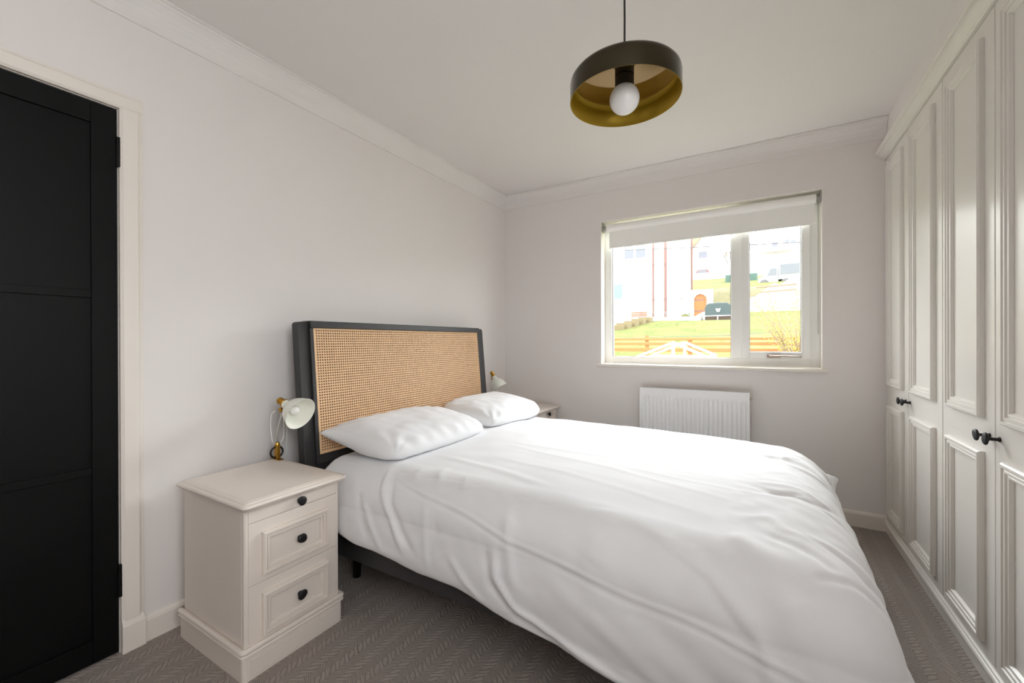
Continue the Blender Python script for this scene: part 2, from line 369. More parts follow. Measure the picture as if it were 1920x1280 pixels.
# door leaf
dr = struct(MB().box(-.034, -.006, DY0 + .002, DY1 - .001, .008, 1.99).build('door_1', 'black'))
b = MB(); st = .068; F0, F1 = -.0058, .004
b.box(F0, F1, DY1 - .001 - st, DY1 - .001, .008, 1.99).box(F0, F1, DY0 + .002, DY0 + .002 + st, .008, 1.99); b.build('stile', 'black', dr, bevel=.001)
yl, yr = DY0 + .002 + st + .0005, DY1 - .001 - st - .0005
for nm, z0, z1 in (('top_rail', 1.917, 1.99), ('bottom_rail', .008, .090), ('glazing_bar', 1.298, 1.324), ('glazing_bar', .673, .699)):
    MB().box(F0, F1 - (.0015 if 'bar' in nm else 0), yl, yr, z0, z1).build(nm, 'black', dr, bevel=.001)
for z0, z1 in ((1.785, 1.885), (.215, .325)):
    hg = MB().box(.0045, .0065, DY1 - .008, DY1 - .002, z0, z1)
    hg.tube([(.011, DY1 + .0015, z0 - .004), (.011, DY1 + .0015, z1 + .004)], .0066, 10)
    for q in (.33, .66): hg.tube([(.011, DY1 + .0015, z0 + (z1 - z0) * q - .001), (.011, DY1 + .0015, z0 + (z1 - z0) * q + .001)], .0074, 10)
    hg.build('hinge', 'hinge', dr)

# ================================================================== WINDOW
FY = BW + .100; FYB = BW + .165
wn = MB(); fr(wn, WX0 + .001, WX1 - .001, WZ0 + .002, WZ1 - .002, .058, FY, FYB)
wn.box(1.848, 1.916, FY, FYB, WZ0 + .06, WZ1 - .06)
win = struct(wn.build('window_1', 'upvc', bevel=.003))
# glazing beads + gaskets, fixed pane
fx0, fx1, fz0, fz1 = WX0 + .059, 1.848, WZ0 + .060, WZ1 - .060
b = MB(); fr(b, fx0 + .0005, fx1 - .0005, fz0 + .0005, fz1 - .0005, .003, FY + .012, FY + .03); b.build('gasket', 'gasket', win)
MB().box(fx0 + .001, fx1 - .001, FY + .030, FY + .054, fz0 + .001, fz1 - .001).build('pane', 'glass', win)
# opening sash
sx0, sx1, sz0, sz1 = 1.9165, 2.3125, 1.014, 2.05
b = MB(); fr(b, sx0, sx1, sz0, sz1, .048, FY - .018, FY + .045); sash = b.build('sash', 'upvc', win, bevel=.003)
b = MB(); fr(b, sx0 + .0482, sx1 - .0482, sz0 + .0482, sz1 - .0482, .0028, FY - .004, FY + .015); b.build('gasket', 'gasket', sash)
MB().box(sx0 + .051, sx1 - .051, FY + .012, FY + .034, sz0 + .051, sz1 - .051).build('pane', 'glass', sash)
b = MB(); hx = 2.115; hz = 1.034; hy = FY - .020
b.box(hx - .045, hx + .03, hy - .010, hy + .001, hz - .012, hz + .012); b.tube([(hx - .03, hy - .012, hz), (hx - .03, hy - .022, hz)], .009, 12)
b.tube([(hx - .03, hy - .022, hz), (hx + .03, hy - .026, hz + .001), (hx + .15, hy - .018, hz - .003)], [.0085, .006, .0045], 10)
b.build('handle', 'chrome', sash, bevel=.002)
# sill board
struct(MB().box(WX0 - .030, WX1 + .026, BW - .032, BW - .0003, .936, .957).box(WX0 + .001, WX1 - .001, BW - .0003, FY - .0005, .936, .957).build('trim_6', 'trim', bevel=.004))

# roller blind hung inside the reveal
bl = thing('roller_blind', 'white roller blind rolled down a little way at the top of the window', 'blind', (1.648, BW + .045, 2.06))
by, bz, br = BW + .048, 2.058, .029
MB().tube([(.957, by, bz), (2.341, by, bz)], br, 32).build('roller', 'blind', bl, smooth=False)
b = MB(); b.box(.972, 2.336, by + .004, by + .0052, 1.905, bz - br + .004); b.build('fabric', 'blind', bl)
MB().box(.972, 2.336, by, by + .009, 1.893, 1.906).build('bottom_bar', 'blind', bl, bevel=.003)
for xa, xb in ((.9225, .9265), (2.3615, 2.3655)):
    MB().box(xa, xb, by - .034, by + .034, bz - .03, WZ1 - .002).build('bracket', 'bracket', bl, bevel=.002)
for xa, xb in ((.9268, .9565), (2.3412, 2.3612)):
    MB().tube([(xa, by, bz), (xb, by, bz)], .018, 20).build('end_cap', 'bracket', bl)
b = MB()
for dy in (-.017, .017): b.tube([(2.352, by + dy, bz), (2.352, by + dy, 1.20)], .0013, 6)
b.tube([(2.352, by - .017, 1.20), (2.352, by - .010, 1.186), (2.352, by, 1.18), (2.352, by + .010, 1.186), (2.352, by + .017, 1.20)], .0013, 6)
b.build('pull_chain', 'bracket', bl)

# ================================================================== RADIATOR
rd = thing('radiator', 'white panel radiator with vertical flutes mounted under the window', 'radiator', (1.60, BW - .05, .19))
rx0, rx1, rz0, rz1 = 1.249, 1.966, .195, .790; ryf = BW - .100
b = MB(); pts = []; N = 24; wv = (rx1 - rx0 - .03) / N
pts.append((rx0, 0))
for i in range(N):
    a = rx0 + .015 + i * wv
    pts += [(a + wv * .08, 0), (a + wv * .28, .011), (a + wv * .72, .011), (a + wv * .92, 0)]
pts.append((rx1, 0))
zz = [(rz0 + .002, 0), (rz0 + .03, 0), (rz0 + .055, 1), (rz1 - .075, 1), (rz1 - .05, 0), (rz1 - .002, 0)]
vs = [(x, ryf + .009 - h * k, z) for z, k in zz for x, h in pts]; n = len(pts)
b.add(vs, [(j * n + i, j * n + i + 1, (j + 1) * n + i + 1, (j + 1) * n + i) for j in range(len(zz) - 1) for i in range(n - 1)])
b.build('front_panel', 'rad', rd, solid=.001)
MB().box(rx0 + .004, rx1 - .004, BW - .045, BW - .04, rz0 + .002, rz1 - .006).build('back_panel', 'rad', rd)
for x0, x1 in ((rx0 - .002, rx0 + .002), (rx1 - .002, rx1 + .002)):
    MB().box(x0, x1, ryf + .008, BW - .036, rz0, rz1 - .001).build('side_panel', 'rad', rd, bevel=.001)
b = MB(); b.box(rx0, rx1, ryf + .007, ryf + .017, rz1 - .003, rz1 + .002).box(rx0, rx1, BW - .046, BW - .036, rz1 - .003, rz1 + .002)
k = rx0 + .01
while k < rx1 - .01: b.box(k, k + .005, ryf + .017, BW - .046, rz1 - .003, rz1 + .001); k += .014
b.build('top_grille', 'rad', rd)
MB().tube([(rx1 + .0022, BW - .06, rz1 - .04), (rx1 + .012, BW - .06, rz1 - .04)], .007, 12).build('bleed_valve', 'chrome', rd)
for xx in (rx0 - .025, rx1 + .025):
    s_ = 1 if xx < 1.5 else -1
    MB().tube([(xx, BW - .06, 0.001), (xx, BW - .06, rz0 + .03)], .0075, 12).build('pipe', 'rad', rd)
    MB().tube([(xx, BW - .06, rz0 + .012), (xx + s_ * .0225, BW - .06, rz0 + .012)], .0075, 12).tube([(xx, BW - .06, rz0 + .0305), (xx, BW - .06, rz0 + .075)], .015, 16).build('valve', 'rad', rd)
for xx in (rx0 + .12, rx1 - .12):
    MB().box(xx - .012, xx + .012, BW - .0395, BW - .0005, rz0 + .1, rz1 - .1).build('wall_bracket', 'rad', rd)

# ================================================================== FITTED WARDROBES
def knob(c, ax, parent, sc=1.0, mat_='knob', ln=.030):
    """rounded-lump cabinet knob on a slim stem; c on the face, ax = outward direction"""
    c = Vector(c); ax = Vector(ax)
    b = MB(); b.lathe([(0, .0003), (.0075 * sc, .0003), (.0075 * sc, .002), (.0048 * sc, .005), (.0046 * sc, ln - .006), (.010 * sc, ln - .003), (.0165 * sc, ln), (.0175 * sc, ln + .003), (.0160 * sc, ln + .006), (.009 * sc, ln + .0075), (0, ln + .0078)], c, ax, 20)
    o = b.build('knob', mat_, parent, smooth=True)
    rv = random.random() * 6
    for v in o.data.vertices:           # slightly irregular, hand-forged outline
        p = v.co - c; h = p.dot(ax); r = p - ax * h
        if h > ln - .004:
            a = math.atan2(r.z, r.x + r.y); v.co = c + ax * h + r * (1 + .07 * math.sin(2 * a + rv) + .04 * math.sin(3 * a + 2 * rv))
    return o
MP = [(0, 0), (.001, .012), (.006, .0175), (.014, .0175), (.0165, .012), (.0185, .012), (.021, .0145), (.028, .0145), (.0305, .009), (.033, .009), (.035, .0105), (.041, .0095), (.046, .001), (.046, 0)]
def wardrobe_unit(name, label, ya, ym, yb):
    """double wardrobe between ya (near) and yb (far), doors meeting at ym"""
    u = thing(name, label, 'wardrobe', ((RW + XR) / 2, (ya + yb) / 2, 0), 'built-in double wardrobes along the right wall')
    b = MB(); x0 = RW + .024
    b.box(x0, XR - .002, ya + .001, ya + .019, .002, 2.26).box(x0, XR - .002, yb - .019, yb - .001, .002, 2.26).box(XR - .012, XR - .002, ya + .019, yb - .019, .002, 2.26)
    b.box(x0, XR - .012, ya + .019, yb - .019, 2.238, 2.26).box(x0, XR - .012, ya + .019, yb - .019, .06, .078)
    b.build('carcass', 'ward', u)
    for d0, d1, kn in ((ya, ym, 1), (ym, yb, 0)):
        dd = MB().box(RW, RW + .020, d0 + .0025, d1 - .0025, .083, 2.213).build('door', 'ward', u, bevel=.0025)
        P = lambda y, z, h: (RW - h - .0002, y, z)
        for z0, z1 in ((.125, .765), (.877, 2.155)):
            MB().frame(MP, d0 + .072, d1 - .072, z0, z1, P).build('moulding', 'ward', dd)
        ky = d1 - .032 if kn else d0 + .036
        knob((RW - .0001, ky, .826), (-1, 0, 0), dd, 1.1)
    return u
wardrobe_unit('fitted_wardrobe', 'warm white panelled double wardrobe in the far right corner by the window wall', 2.394, 2.853, 3.284)
wardrobe_unit('fitted_wardrobe', 'warm white panelled double wardrobe nearest the camera, cut by the right edge', 1.480, 1.944, 2.390)
o = thing('filler_strip', 'narrow painted strip between the two double wardrobes', 'panel', (RW, 2.392, .08)); MB().box(RW + .004, RW + .0235, 2.3875, 2.3965, .0785, 2.214).build('strip', 'ward', o)
# wardrobe cornice and plinth are continuous runs
WC = [(RW + .02, 2.2155), (RW - .010, 2.2155), (RW - .014, 2.219), (RW - .015, 2.225), (RW - .022, 2.231), (RW - .036, 2.240), (RW - .040, 2.2415), (RW - .041, 2.246), (RW - .050, 2.2475), (RW - .054, 2.252), (RW - .054, 2.262), (RW + .02, 2.262)]
struct(MB().prism(WC, 'y', 1.48, BW - .001).build('trim_7', 'ward'))
PL = [(RW + .023, 0), (RW - .006, 0), (RW - .006, .044), (RW - .010, .047), (RW - .010, .053), (RW - .014, .055), (RW - .017, .061), (RW - .014, .068), (RW - .009, .071), (RW - .008, .076), (RW - .002, .080), (RW + .023, .080)]
struct(MB().prism(PL, 'y', 1.48, BW - .001).build('trim_8', 'ward'))

# ================================================================== NIGHTSTANDS
def nightstand(y0, label):
    """y0 = near side of the plinth; drawers face +x"""
    t = thing('nightstand', label, 'nightstand', (.32, y0 + .198, 0), 'cream bedside chests')
    Y = lambda v: y0 + v
    x0, x1 = .098, .540; ya, yb = Y(.018), Y(.382)
    b = MB(); b.box(x0, x1 - .018, ya, yb, .06, .570); b.build('carcass', 'stand', t, bevel=.006, seg=3)
    # chamfered corner posts
    for yy, s in ((ya, 1), (yb, -1)):
        b = MB(); p = [(x1 - .0178, yy), (x1 - .006, yy), (x1 - .001, yy + s * .004), (x1 - .001, yy + s * .012), (x1 - .0178, yy + s * .012)]
        b.prism(p, 'z', .100, .5695); b.build('corner_post', 'stand', t)
    # top with ogee edge
    def loop(ins, z, r=.02, n=5):
        xa, xb, yc, yd = .086 + ins * .3, .572 - ins, Y(-.002) + ins, Y(.404) - ins; r = max(.004, r - ins * .4); pts = [(xa, yc, z)]
        for k in range(n + 1):
            a = -math.pi / 2 + math.pi / 2 * k / n; pts.append((xb - r + r * math.cos(a), yc + r + r * math.sin(a), z))
        for k in range(n + 1):
            a = math.pi / 2 * k / n; pts.append((xb - r + r * math.cos(a), yd - r + r * math.sin(a), z))
        pts.append((xa, yd, z)); return pts
    b = MB(); Ls = [loop(.018, .5705), loop(.014, .572), loop(.010, .577), loop(.003, .583), loop(0, .588), loop(.001, .592), loop(.005, .595), loop(.016, .5965), loop(.018, .5985), loop(.030, .601), loop(.036, .602)]
    n = len(Ls[0]); vs = [p for L in Ls for p in L]
    fs = [(k * n + i, k * n + (i + 1) % n, (k + 1) * n + (i + 1) % n, (k + 1) * n + i) for k in range(len(Ls) - 1) for i in range(n)] + [tuple(range(n)), tuple((len(Ls) - 1) * n + i for i in range(n))]
    b.add(vs, fs).build('top', 'stand', t)
    # plinth with bead moulding
    pr = [(.008, .100), (.008, .104), (.004, .110), (-.004, .112), (-.010, .108), (-.0115, .102), (-.009, .097), (-.006, .094), (-.010, .090), (-.010, .086), (-.002, .080), (-.002, .000)]
    def ploop(o_, z, r=.012, n=3):
        xa, xb, yc, yd = .093, .546 - o_, Y(.010) + o_, Y(.390) - o_; r = max(.002, r - o_ * .5); pts = [(xa, yc, z)]
        for k in range(n + 1):
            a = -math.pi / 2 + math.pi / 2 * k / n; pts.append((xb - r + r * math.cos(a), yc + r + r * math.sin(a), z))
        for k in range(n + 1):
            a = math.pi / 2 * k / n; pts.append((xb - r + r * math.cos(a), yd - r + r * math.sin(a), z))
        pts.append((xa, yd, z)); return pts
    b = MB(); Ls = [ploop(o_, z) for o_, z in pr]; n = len(Ls[0])
    b.add([p for L in Ls for p in L], [(k * n + i, k * n + (i + 1) % n, (k + 1) * n + (i + 1) % n, (k + 1) * n + i) for k in range(len(Ls) - 1) for i in range(n)])
    b.add(Ls[-1], [tuple(range(n))]); pl = b.build('plinth', 'stand', t)
    b = MB(); b.box(.5485, .5515, Y(.032), Y(.368), .012, .070); b.build('plinth_panel', 'stand', pl, bevel=.0012)
    # drawers
    for kind, z0, z1 in (('s', .524, .568), ('d', .310, .5225), ('d', .104, .3085)):
        d = MB().box(x1 - .0177, x1, ya + .0125, yb - .0125, z0, z1).build('drawer', 'stand', t, bevel=.0012)
        yc = (ya + yb) / 2
        if kind == 'd':
            zc0, zc1 = (z0 + .026, z1 - .040) if z0 > .2 else (z0 + .023, z1 - .037)
            MB().frame([(0, 0), (.0005, .013), (.004, .017), (.010, .017), (.012, .009), (.0145, .009), (.016, .013), (.021, .013), (.0225, .005), (.026, .005), (.0275, .007), (.031, .006), (.032, .001)], ya + .055, yb - .055, zc0, zc1, lambda u, v, h: (x1 + h + .0002, u, v)).build('moulding', 'stand', d)
            zk = (zc0 + zc1) / 2
        else: zk = .549
        knob((x1 + .0003, yc + .012, zk), (1, 0, 0), d, 1.02, ln=.017)
    return t
ns = nightstand(.727, 'cream three-drawer nightstand nearest the camera, beside the black door')
ns2 = copy_tree(ns, (.32, 2.862 + .198, 0), 'cream nightstand on the far side of the bed, mostly hidden, by the window wall')

# ================================================================== CLAMP LAMPS
def lamp(base, yawd, head, axis, label, cord_pts, name='clamp_lamp'):
    bx, by_, bz_ = base
    t = thing(name, label, 'lamp', base, 'white and brass clamp lamps')
    b = MB(); b.box(bx - .035, bx + .035, by_ - .012, by_ + .012, bz_ + .0005, bz_ + .004)
    b.box(bx - .0105, bx + .0105, by_ - .0095, by_ + .0095, bz_ + .004, bz_ + .066)
    b.build('clamp', 'brass', t, bevel=.0015)
    MB().tube([(bx, by_, bz_ + .0662), (bx, by_, bz_ + .078)], [.011, .009], 14).build('collar', 'brass', t)
    b = MB(); pts = []
    for k in range(25):
        a = 2 * math.pi * k / 24; pts.append((bx, by_ + .028 * math.sin(a) * (1 if True else 1), bz_ + .032 - .026 * math.cos(a)))
    pts = [(p[0] - .004 + (.018 if False else 0), p[1] * 1.0, p[2]) for p in pts]
    b.tube(pts, .0045, 8, False); b.build('clamp_handle', 'blackcord', t, smooth=True)
    H = Vector(head); A = Vector(axis).normalized()
    e = H - A * .052
    piv = e + Vector((0, 0, -.034))
    MB().tube([(bx, by_, bz_ + .0782), (bx, by_, bz_ + .13), tuple(piv)], .0042, 10).build('arm', 'arm', t, smooth=True)
    b = MB(); b.tube([tuple(piv + Vector((0, 0, -.006))), tuple(e)], .007, 12); b.tube([tuple(e - A * .020), tuple(e + A * .010)], .0155, 16)
    sd = A.cross(Vector((0, 0, 1))).normalized(); b.tube([tuple(e - sd * .018 - A * .01), tuple(e + sd * .018 - A * .01)], .006, 10)
    b.tube([tuple(piv - sd * .012), tuple(piv + sd * .012)], .010, 12); b.tube([tuple(e - A * .028), tuple(e - A * .020)], .009, 12)
    b.build('joint', 'brass', t)
    s = MB(); s.lathe([(.020, -.042), (.0215, -.040), (.0215, -.036), (.020, -.034)], H, A, 28); s.build('ring', 'brass', t)
    prof = [(.0195, -.034), (.0205, -.018), (.023, -.008), (.030, -.002), (.044, .008), (.056, .024), (.064, .042), (.069, .060), (.071, .066), (.0735, .070)]
    inner = [(r - .0015, h + (.0012 if i < 3 else 0)) for i, (r, h) in enumerate(prof)][::-1]
    sh = MB().lathe(prof + [(.0725, .071)] + inner, H, A, 40).build('shade', 'lampw', t, smooth=True)
    bb = MB().lathe([(.0, .052), (.010, .050), (.0175, .043), (.0205, .033), (.0175, .021), (.012, .012), (.0115, -.008), (0, -.010)], H, A, 24).build('bulb', 'bulb', t, smooth=True)
    b = MB(); b.tube(spline(cord_pts), .0018, 8); b.build('cord', 'cord', t, smooth=True)
    return t
def spline(P, n=8):
    P = [Vector(p) for p in P]; out = []
    Q = [P[0]] + P + [P[-1]]
    for i in range(1, len(Q) - 2):
        a, b_, c, d = Q[i - 1], Q[i], Q[i + 1], Q[i + 2]
        for k in range(n):
            t = k / n; out.append(0.5 * ((2 * b_) + (c - a) * t + (2 * a - 5 * b_ + 4 * c - d) * t * t + (3 * b_ - a - 3 * c + d) * t ** 3))
    out.append(P[-1]); return out
lamp((.118, 1.100, .602), 0, (.214, 1.104, .848), (.92, .13, -.37), 'white dome clamp lamp with brass fittings on the near nightstand beside the headboard',
     [(.135, 1.085, .828), (.128, 1.070, .815), (.126, 1.066, .77), (.128, 1.068, .72), (.126, 1.075, .690), (.122, 1.090, .678), (.120, 1.108, .676), (.122, 1.124, .690), (.125, 1.128, .735), (.125, 1.126, .785), (.128, 1.120, .806), (.130, 1.122, .796), (.124, 1.135, .768), (.108, 1.150, .735), (.092, 1.162, .690), (.082, 1.165, .63), (.076, 1.165, .600), (.070, 1.164, .57), (.060, 1.16, .40)])
lamp((.100, 2.965, .602), 0, (.110, 2.955, .816), (.42, .12, -.85), 'white dome clamp lamp in the far corner, standing behind the pillows',
     [(.10, 2.99, .80), (.10, 2.95, .80), (.098, 2.925, .78), (.097, 2.92, .72), (.10, 2.93, .66), (.095, 2.95, .64), (.09, 2.99, .61), (.085, 3.0, .606), (.08, 3.0, .57), (.07, 3.0, .4)])

# ================================================================== PENDANT
PX, PY_, PZ = 1.648, 1.362, 1.927
pd = thing('pendant_lamp', 'dark bronze drum pendant with olive gold inside hanging from the ceiling', 'lamp', (PX, PY_, CH))
R_, Hh = .1755, .078
C0 = (PX, PY_, PZ)
MB().lathe([(R_, 0), (R_, Hh - .022), (R_ - .002, Hh - .012), (R_ - .008, Hh - .004), (R_ - .018, Hh), (.012, Hh + .001), (0, Hh + .001)], C0, n=96).build('shade', 'shade_out', pd, smooth=True)
sh = pd.children[-1]
MB().lathe([(R_ - .0005, -.0004), (R_ - .0022, .0), (R_ - .0022, Hh - .022), (R_ - .006, Hh - .012), (R_ - .014, Hh - .006)], C0, n=96).build('shade_lining', 'shade_in', pd, smooth=True)
MB().lathe([(R_ - .0145, Hh - .006), (.02, Hh - .0045), (0, Hh - .0045)], C0, n=96).build('shade_reflector', 'shade_top', pd, smooth=True)
MB().lathe([(0, Hh - .006), (.030, Hh - .006), (.030, .034), (.024, .030), (0, .030)], C0, n=32).build('bulb_holder', 'knob', pd)
MB().lathe([(.0, -.046)] + [(.0475 * math.sin(a), .0015 - .0475 * math.cos(a)) for a in np.linspace(.05, 2.55, 22)] + [(.022, .0445)], C0, n=48).build('bulb', 'bulb', pd, smooth=True)
MB().tube([(PX, PY_, PZ + Hh + .001), (PX, PY_, PZ + Hh + .014)], [.009, .004], 16).build('cord_grip', 'knob', pd)
MB().tube([(PX, PY_, PZ + Hh + .0145), (PX + .001, PY_, (PZ + CH) / 2), (PX, PY_, CH - .028)], .0032, 10).build('cord', 'blackcord', pd, smooth=True)
MB().lathe([(0, -.028), (.012, -.028), (.045, -.018), (.048, -.0005), (0, -.0005)], (PX, PY_, CH), n=32).build('ceiling_rose', 'knob', pd, smooth=True)

# ================================================================== BED
HX = lambda z, o_=0.0: .150 + o_ + (1.235 - z) * .085      # headboard front, leaning back
bed = thing('bed', 'king size bed with dark frame and leaning cane panel headboard', 'bed', (1.25, 1.94, 0))
def hpoly(y0, y1, z0, z1, fo, bo):
    return MB().add([(HX(z0, bo), y0, z0), (HX(z0, fo), y0, z0), (HX(z0, fo), y1, z0), (HX(z0, bo), y1, z0), (HX(z1, bo), y0, z1), (HX(z1, fo), y0, z1), (HX(z1, fo), y1, z1), (HX(z1, bo), y1, z1)],
                    [(0, 3, 2, 1), (4, 5, 6, 7), (0, 1, 5, 4), (1, 2, 6, 5), (2, 3, 7, 6), (3, 0, 4, 7)])
Y0h, Y1h = 1.180, 2.705
def post(y0, y1, out):
    P = []; yo, yi = (y0, y1) if out < 0 else (y1, y0)
    s = 1 if yi > yo else -1
    zt = 1.236
    prof = [(yo, 0.0), (yo, zt - .014), (yo + s * .004, zt - .005), (yo + s * .013, zt), (yi, zt + .004), (yi, 0.0)]
    b = MB(); n = len(prof); vs = []
    for off in (-.048, 0): vs += [(HX(z, off), y, z) for y, z in prof]
    b.add(vs, [tuple(range(n)), tuple(range(2 * n - 1, n - 1, -1))] + [(i, i + n, (i + 1) % n + n, (i + 1) % n) for i in range(n)])
    return b.build('headboard_post', 'bedfr', bed, bevel=.003)
post(Y0h, 1.232, -1); post(2.632, Y1h, 1)
hb = hpoly(1.2325, 2.6315, .20, 1.205, -.012, -.046).build('headboard_panel', 'bedfr', bed)
hpoly(1.2325, 2.6315, 1.208, 1.242, .022, -.046).build('headboard_rail', 'bedfr', bed, bevel=.003)
hpoly(1.2325, 1.2500, .60, 1.2075, .014, -.0115).build('headboard_stile', 'bedfr', bed, bevel=.001)
hpoly(2.614, 2.6315, .60, 1.2075, .014, -.0115).build('headboard_stile', 'bedfr', bed, bevel=.001)
hpoly(1.2325, 2.6315, .56, .5995, .014, -.0115).build('headboard_bottom_rail', 'bedfr', bed, bevel=.001)
# cane webbing: backing, strands woven in three directions, beading
cy0, cy1, cz0, cz1 = 1.2505, 2.6135, .602, 1.2070
hpoly(cy0, cy1, cz0, cz1, .001, -.0115).build('cane_backing', 'caneback', bed)
b = MB(); PT = .0131; sw = .0023
def strand(p, q, w_, h0, h1):
    (ya, za), (yb, zb) = p, q; d = Vector((yb - ya, zb - za)); d.normalize(); nx, nz = -d.y * w_ / 2, d.x * w_ / 2
    vs = []
    for h in (h0, h1):
        for (y, z), sg in ((p, 1), (p, -1), (q, -1), (q, 1)):
            yy, zz = y + nx * sg, z + nz * sg; vs.append((HX(zz, h), yy, zz))
    b.add(vs, [(4, 5, 6, 7), (0, 4, 7, 3), (1, 2, 6, 5)])
yy = cy0 + .012
while yy < cy1 - .008:
    for s in (-1, 1): strand((yy + s * .0015, cz0), (yy + s * .0015, cz1), sw, .006, .0085)
    yy += PT
zz = cz0 + .010
while zz < cz1 - .006:
    for s in (-1, 1): strand((cy0, zz + s * .0015), (cy1, zz + s * .0015), sw, .0065, .0092)
    zz += PT
a = cy0 + .012 - 60.5 * PT
while a < cy1 + 60 * PT:      # diagonals through the crossings
    for s in (1, -1):
        z0, z1 = cz0, cz1; oy = (cz0 + .010)
        y_at = lambda z: a + s * (z - oy)
        ya, yb = y_at(z0), y_at(z1)
        for lim in (cy0, cy1):
            pass
        lo, hi = (cy0, cy1)
        if s > 0:
            if ya < lo: z0 = z0 + (lo - ya); ya = lo
            if yb > hi: z1 = z1 - (yb - hi); yb = hi
        else:
            if ya > hi: z0 = z0 + (ya - hi); ya = hi
            if yb < lo: z1 = z1 - (lo - yb); yb = lo
        if z1 - z0 > .01: strand((ya, z0), (yb, z1), .0020, .0075, .0098)
    a += PT
cw = b.build('cane_webbing', 'cane', bed); cw['kind'] = 'stuff'
b = MB(); b.frame([(0, .002), (0, .0125), (.004, .0145), (.008, .012), (.008, .002)], cy0, cy1, cz0, cz1, lambda u, v, h: (HX(v, h), u, v)); b.build('cane_beading', 'cane', bed)
# side rails, foot rail, slats, legs
for y0, y1 in ((1.188, 1.213), (2.640, 2.665)): MB().box(.262, 2.170, y0, y1, .205, .345).build('side_rail', 'bedfr', bed, bevel=.003)
MB().box(2.1705, 2.195, 1.188, 2.665, .205, .345).build('foot_rail', 'bedfr', bed, bevel=.003)
for k in range(14):
    x = .30 + k * .136; MB().box(x, x + .07, 1.2135, 2.6395, .318, .334).build('slat', 'bedfr', bed)
for x in (.34, 2.05):
    for y in (1.36, 2.52): MB().tube([(x, y, .001), (x, y, .204)], [.018, .026], 16).build('leg', 'hinge', bed)
MB().box(.44, 2.18, 1.925, 1.955, .26, .3175).build('centre_rail', 'bedfr', bed)
# mattress with fitted sheet
MX0, MX1, MY0, MY1 = .262, 2.130, 1.205, 2.640
tag(MB().box(MX0, MX1, MY0, MY1, .3455, .571).build('mattress', 'sheet', bevel=.060, seg=5, smooth=True), 'mattress under a white fitted sheet, showing beside the near pillow', 'mattress')

